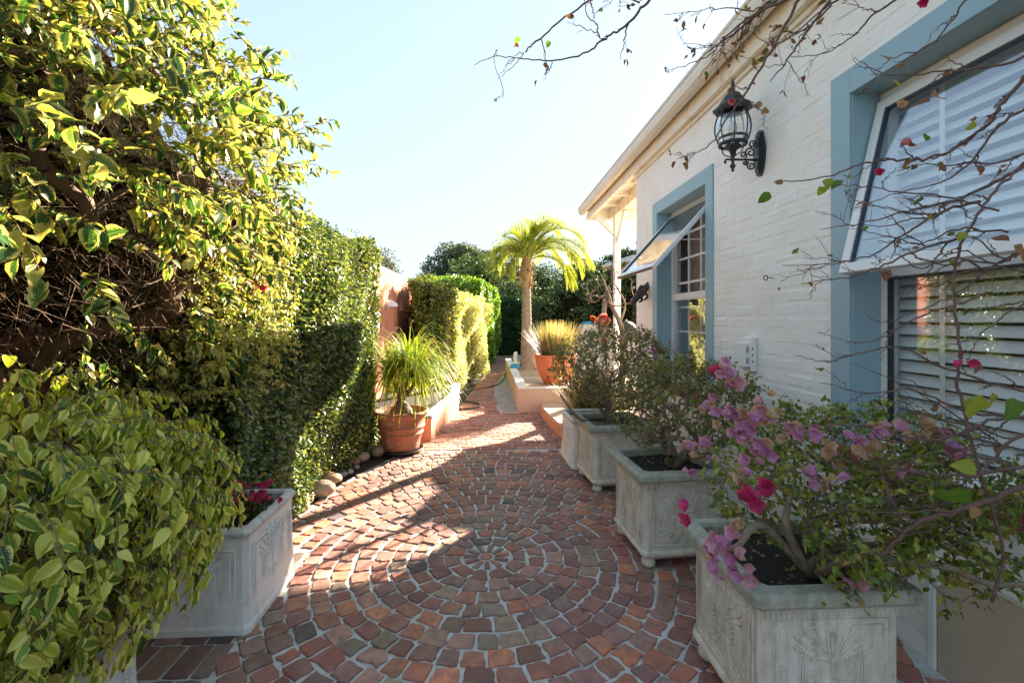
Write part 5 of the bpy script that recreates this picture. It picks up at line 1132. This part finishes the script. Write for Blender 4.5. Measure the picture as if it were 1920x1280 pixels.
# ------------------------------------------------------------------ bare bougainvillea climbing over the window and eave
cl_root = thing('climbing_bougainvillea', 'nearly bare thorny bougainvillea branches hanging across the window and eave', 'bougainvillea', (1.62, .9, 0))
LP = []
def vine(mb, pts, r0, r1, ntw, ltw, leafp=.12, dep=1, out=LP):
    q = smooth_path(pts, 6); m = len(q); q = q + np.cumsum(rng.normal(0, .0015, (m, 3)), 0); q[1:-1] += rng.normal(0, .002, (m - 2, 3)); mb.tube(q, np.linspace(r0, r1, m), 6 if r0 > .004 else 4, True)
    L = np.linalg.norm(np.diff(q, axis=0), axis=1).sum()
    for k in range(max(1, int(ntw * L))):
        i = rng.integers(1, m - 1); ax = nrm(q[min(i + 1, m - 1)] - q[i - 1]); sd_ = rdir(1)[0]; sd_ = nrm(sd_ - ax * np.dot(sd_, ax)); d = nrm(ax * rng.uniform(.5, 1.1) + sd_ * .8); l = ltw * rng.uniform(.3, 1.1)
        p_ = [q[i]]; 
        for s_ in range(3): d = nrm(d + rng.normal(0, .22, 3)); p_.append(p_[-1] + d * l / 3)
        rr = (r0 + (r1 - r0) * i / m)
        if dep > 0: vine(mb, np.array(p_), min(rr * .7, .0030), .0009, ntw * 1.3, ltw * .5, leafp, dep - 1, out)
        else: mb.tube(p_, [min(rr * .6, .0014), .001, .0009, .0005], 3, False)
        if rng.random() < leafp: out.append((p_[-1], d))
    for k in range(int(L * 22)):        # thorns
        i = rng.integers(1, m - 1); d = rdir(1)[0]; mb.tube([q[i], q[i] + d * .011], [.0011, .0003], 3, False)
def V_(lst, d0, d1=None):
    d1 = d0 if d1 is None else d1; n = len(lst); return np.array([P(x_, y_, d0 + (d1 - d0) * i / (n - 1)) for i, (x_, y_) in enumerate(lst)])
mains = [([(1960, 280), (1890, 330), (1840, 380), (1805, 440), (1790, 505), (1797, 640), (1800, 720), (1830, 850), (1870, 1000), (1850, 1100)], 1.25, 1.3, .004, .0055, 3, .14),
 ([(1930, 305), (1870, 340), (1800, 372), (1720, 390), (1640, 410), (1545, 428)], 1.25, 1.45, .006, .001, 12, .20),
 ([(1840, 378), (1760, 402), (1700, 440), (1640, 480), (1560, 500), (1465, 503)], 1.28, 1.5, .005, .001, 14, .20),
 ([(1803, 445), (1720, 470), (1640, 505), (1570, 525), (1500, 535)], 1.28, 1.45, .004, .001, 14, .18),
 ([(1950, 110), (1920, 145), (1880, 200), (1835, 250), (1780, 285), (1720, 302), (1660, 305), (1605, 318), (1540, 340), (1455, 345)], 1.15, 1.5, .006, .0016, 7, .13),
 ([(1930, 195), (1870, 245), (1820, 310), (1770, 345), (1690, 370), (1600, 400)], 1.2, 1.4, .004, .001, 12, .16),
 ([(1940, 100), (1850, 122), (1770, 132), (1670, 135), (1610, 102)], 1.2, 1.4, .004, .001, 7, .13),
 ([(1830, -20), (1785, 40), (1740, 80), (1680, 105), (1640, 130)], 1.3, 1.5, .0035, .001, 12, .13),
 ([(1710, -15), (1640, 30), (1605, 65), (1550, 100), (1480, 107)], 1.4, 1.6, .004, .001, 13, .14),
 ([(1565, -20), (1515, 55), (1470, 115), (1440, 150)], 1.5, 1.7, .005, .0015, 12, .16),
 ([(1520, -30), (1480, 30), (1425, 125), (1389, 180), (1355, 218), (1334, 258), (1300, 282), (1270, 290)], 1.5, 1.8, .0055, .001, 7, .14),
 ([(1389, 180), (1410, 190), (1430, 207), (1440, 212)], 1.75, 1.75, .003, .0015, 9, .08),
 ([(1240, -20), (1218, 0), (1195, 17), (1154, 52), (1125, 71), (1084, 96), (1023, 106), (982, 99), (932, 92), (892, 103)], 1.6, 1.75, .0058, .0012, 7, .13),
 ([(1120, -15), (1110, 0), (1052, 44), (1008, 80), (982, 99)], 1.6, 1.7, .0035, .003, 8, .10),
 ([(982, 100), (967, 122), (940, 147)], 1.7, 1.7, .002, .001, 8, .08), ([(932, 93), (925, 114), (941, 160), (943, 182)], 1.7, 1.7, .0022, .001, 9, .07),
 ([(1125, 71), (1119, 52), (1099, 32), (1096, -5)], 1.65, 1.65, .0028, .0015, 14, .12),
 ([(1200, 5), (1165, -5), (1130, 10)], 1.65, 1.7, .003, .001, 16, .13),
 ([(1470, -30), (1440, 0), (1361, 67), (1335, 99), (1288, 122), (1244, 134)], 1.7, 1.95, .005, .001, 12, .13),
 ([(1490, -30), (1420, 30), (1380, 60), (1340, 110), (1310, 150)], 1.7, 1.9, .005, .001, 14, .13), ([(1500, -10), (1430, 20), (1390, 50), (1350, 80), (1330, 95)], 1.6, 1.9, .006, .002, 13, .13),
 ([(1358, 85), (1311, 85), (1279, 83)], 1.85, 1.9, .002, .001, 12, .10), ([(1480, -10), (1411, 22), (1361, 17), (1317, 20), (1244, 26)], 1.65, 1.85, .0035, .001, 16, .10),
 ([(1600, -20), (1540, 20), (1480, 70), (1440, 85), (1400, 60)], 1.5, 1.8, .004, .001, 14, .14), ([(1560, 10), (1500, 60), (1460, 60), (1420, 120)], 1.55, 1.8, .004, .001, 14, .14),
 ([(1940, 738), (1860, 715), (1770, 690), (1700, 658), (1620, 665), (1560, 680), (1500, 670)], 1.25, 1.5, .0045, .001, 9, .13),
 ([(1940, 790), (1800, 770), (1700, 730), (1620, 735), (1535, 715)], 1.25, 1.5, .004, .001, 9, .13),
 ([(1940, 778), (1850, 790), (1760, 826), (1690, 820), (1600, 800), (1540, 800), (1480, 795), (1400, 750)], 1.3, 1.5, .0045, .001, 8, .12),
 ([(1940, 800), (1895, 835), (1857, 875), (1820, 900)], 1.15, 1.2, .005, .003, 8, .1), ([(1940, 900), (1850, 932), (1780, 957), (1700, 985), (1640, 1040)], 1.2, 1.35, .008, .006, 9, .16),
 ([(1940, 870), (1850, 885), (1775, 890), (1680, 880), (1600, 880)], 1.2, 1.4, .005, .0015, 12, .13), ([(1795, 957), (1725, 957), (1600, 957), (1500, 945)], 1.25, 1.35, .0035, .001, 8, .12),
 ([(1930, 560), (1870, 600), (1820, 640), (1760, 650)], 1.2, 1.3, .003, .001, 12, .13), ([(1940, 460), (1880, 480), (1820, 440), (1760, 455)], 1.2, 1.3, .003, .001, 12, .13)]
for k in range(16):
    x0, y0 = rng.uniform(1700, 1940), rng.uniform(800, 1010); an = rng.uniform(-.35, .5); L_ = rng.uniform(120, 330)
    mains.append(([(x0 - L_ * t * math.cos(an) + rng.normal(0, 6), y0 - L_ * t * math.sin(an) + rng.normal(0, 8)) for t in (0, .3, .6, .8, 1)], 1.3, rng.uniform(1.4, 1.6), .0028, .0009, 9, .10))
for k in range(9):
    x0, y0 = rng.uniform(1850, 1950), rng.uniform(250, 560); an = rng.uniform(-.5, .35); L_ = rng.uniform(150, 400)
    mains.append(([(x0 - L_ * t * math.cos(an) + rng.normal(0, 6), y0 - L_ * t * math.sin(an) + rng.normal(0, 8)) for t in (0, .3, .6, .8, 1)], 1.25, rng.uniform(1.35, 1.5), .0032, .0009, 9, .11))
for lst, d0, d1, ra, rb, nt_, lt in mains:
    b = MB(); vine(b, V_(lst, d0, d1), ra, rb, nt_, lt, (.12 if lst[0][1] > 200 else .45)); b.build('branch', M['twig'], cl_root, True)
n = len(LP); k = np.repeat(np.arange(n), 2); p = np.array([LP[i][0] for i in k]); dd = np.array([LP[i][1] for i in k]); n = len(p)
leaves(cl_root, p, nrm(dd + rng.normal(0, .6, (n, 3)) + (0, 0, -.3)), rdir(n, (0, -.5, .3)), rng.uniform(.014, .032, n), [(.22, .08, .05), (.30, .13, .06), (.14, .18, .02), (.30, .28, .03)], rng.choice(4, n, p=[.4, .3, .18, .12]), M['lf_dry'], T_MED, 120, T_DET)
# named larger leaves seen against window and wall
big_l = [(1443, 360, 1.5, .045, 2), (1468, 345, 1.5, .03, 1), (1545, 350, 1.48, .035, 3), (1550, 335, 1.47, .04, 3), (1580, 338, 1.45, .04, 2), (1672, 152, 1.38, .033, 3), (1763, 185, 1.3, .055, 1), (1745, 190, 1.3, .04, 0), (1828, 228, 1.2, .03, 3), (1735, 265, 1.3, .03, 2), (1810, 435, 1.25, .03, 3), (1620, 425, 1.4, .025, 2), (1495, 470, 1.5, .022, 2), (1900, 460, 1.15, .05, 1), (1893, 452, 1.15, .04, 0), (1660, 505, 1.35, .035, 0), (1840, 740, 1.1, .055, 3), (1860, 735, 1.1, .05, 3), (1900, 745, 1.05, .055, 2), (1815, 745, 1.15, .05, 3), (1830, 875, 1.1, .05, 3), (1820, 920, 1.05, .07, 2), (1830, 950, 1.08, .03, 1), (1430, 195, 1.75, .035, 1), (1440, 205, 1.75, .035, 1), (975, 70, 1.7, .03, 2), (1030, 76, 1.7, .025, 2), (1300, 750, 1.9, .02, 2)]
p = np.array([P(x_, y_, d_) for x_, y_, d_, s_, c__ in big_l]); n = len(p)
pal4 = np.array([(.22, .09, .05), (.36, .18, .08), (.10, .20, .02), (.30, .34, .03)])
X_, Y_, Z_ = frames(nrm(rng.normal(0, .5, (n, 3)) + (-.3, 0, -.6)), nrm(rng.normal(0, .3, (n, 3)) + (-.2, -1, .4)))
mesh_ = {}
for k in range(4):
    b = MB(); b.add(T_WAVE[0] * (1.25, 1, 1), T_WAVE[1], pal4[k], T_WAVE[2]); o = b.build('leaf', M['lf_dry'], None, True); mesh_[k] = o.data; bpy.data.objects.remove(o)
for i in range(n):
    s_ = big_l[i][3]; o = bpy.data.objects.new('leaf', mesh_[big_l[i][4]]); COL.objects.link(o); o.parent = cl_root; q = p[i] - WL[cl_root.name]
    o.matrix_basis = Matrix([[X_[i][a_] * s_, Y_[i][a_] * s_, Z_[i][a_] * s_, q[a_]] for a_ in range(3)] + [[0, 0, 0, 1]])
for px, py, k, d_ in ((1735, 3, 2, 1.3), (1650, 325, 2, 1.4), (1788, 675, 2, 1.2), (1820, 675, 2, 1.2), (1705, 258, 5, 1.3), (1373, 190, 5, 1.8), (1690, 200, 3, 1.35)): flower(cl_root, P(px, py, d_), .022, k)
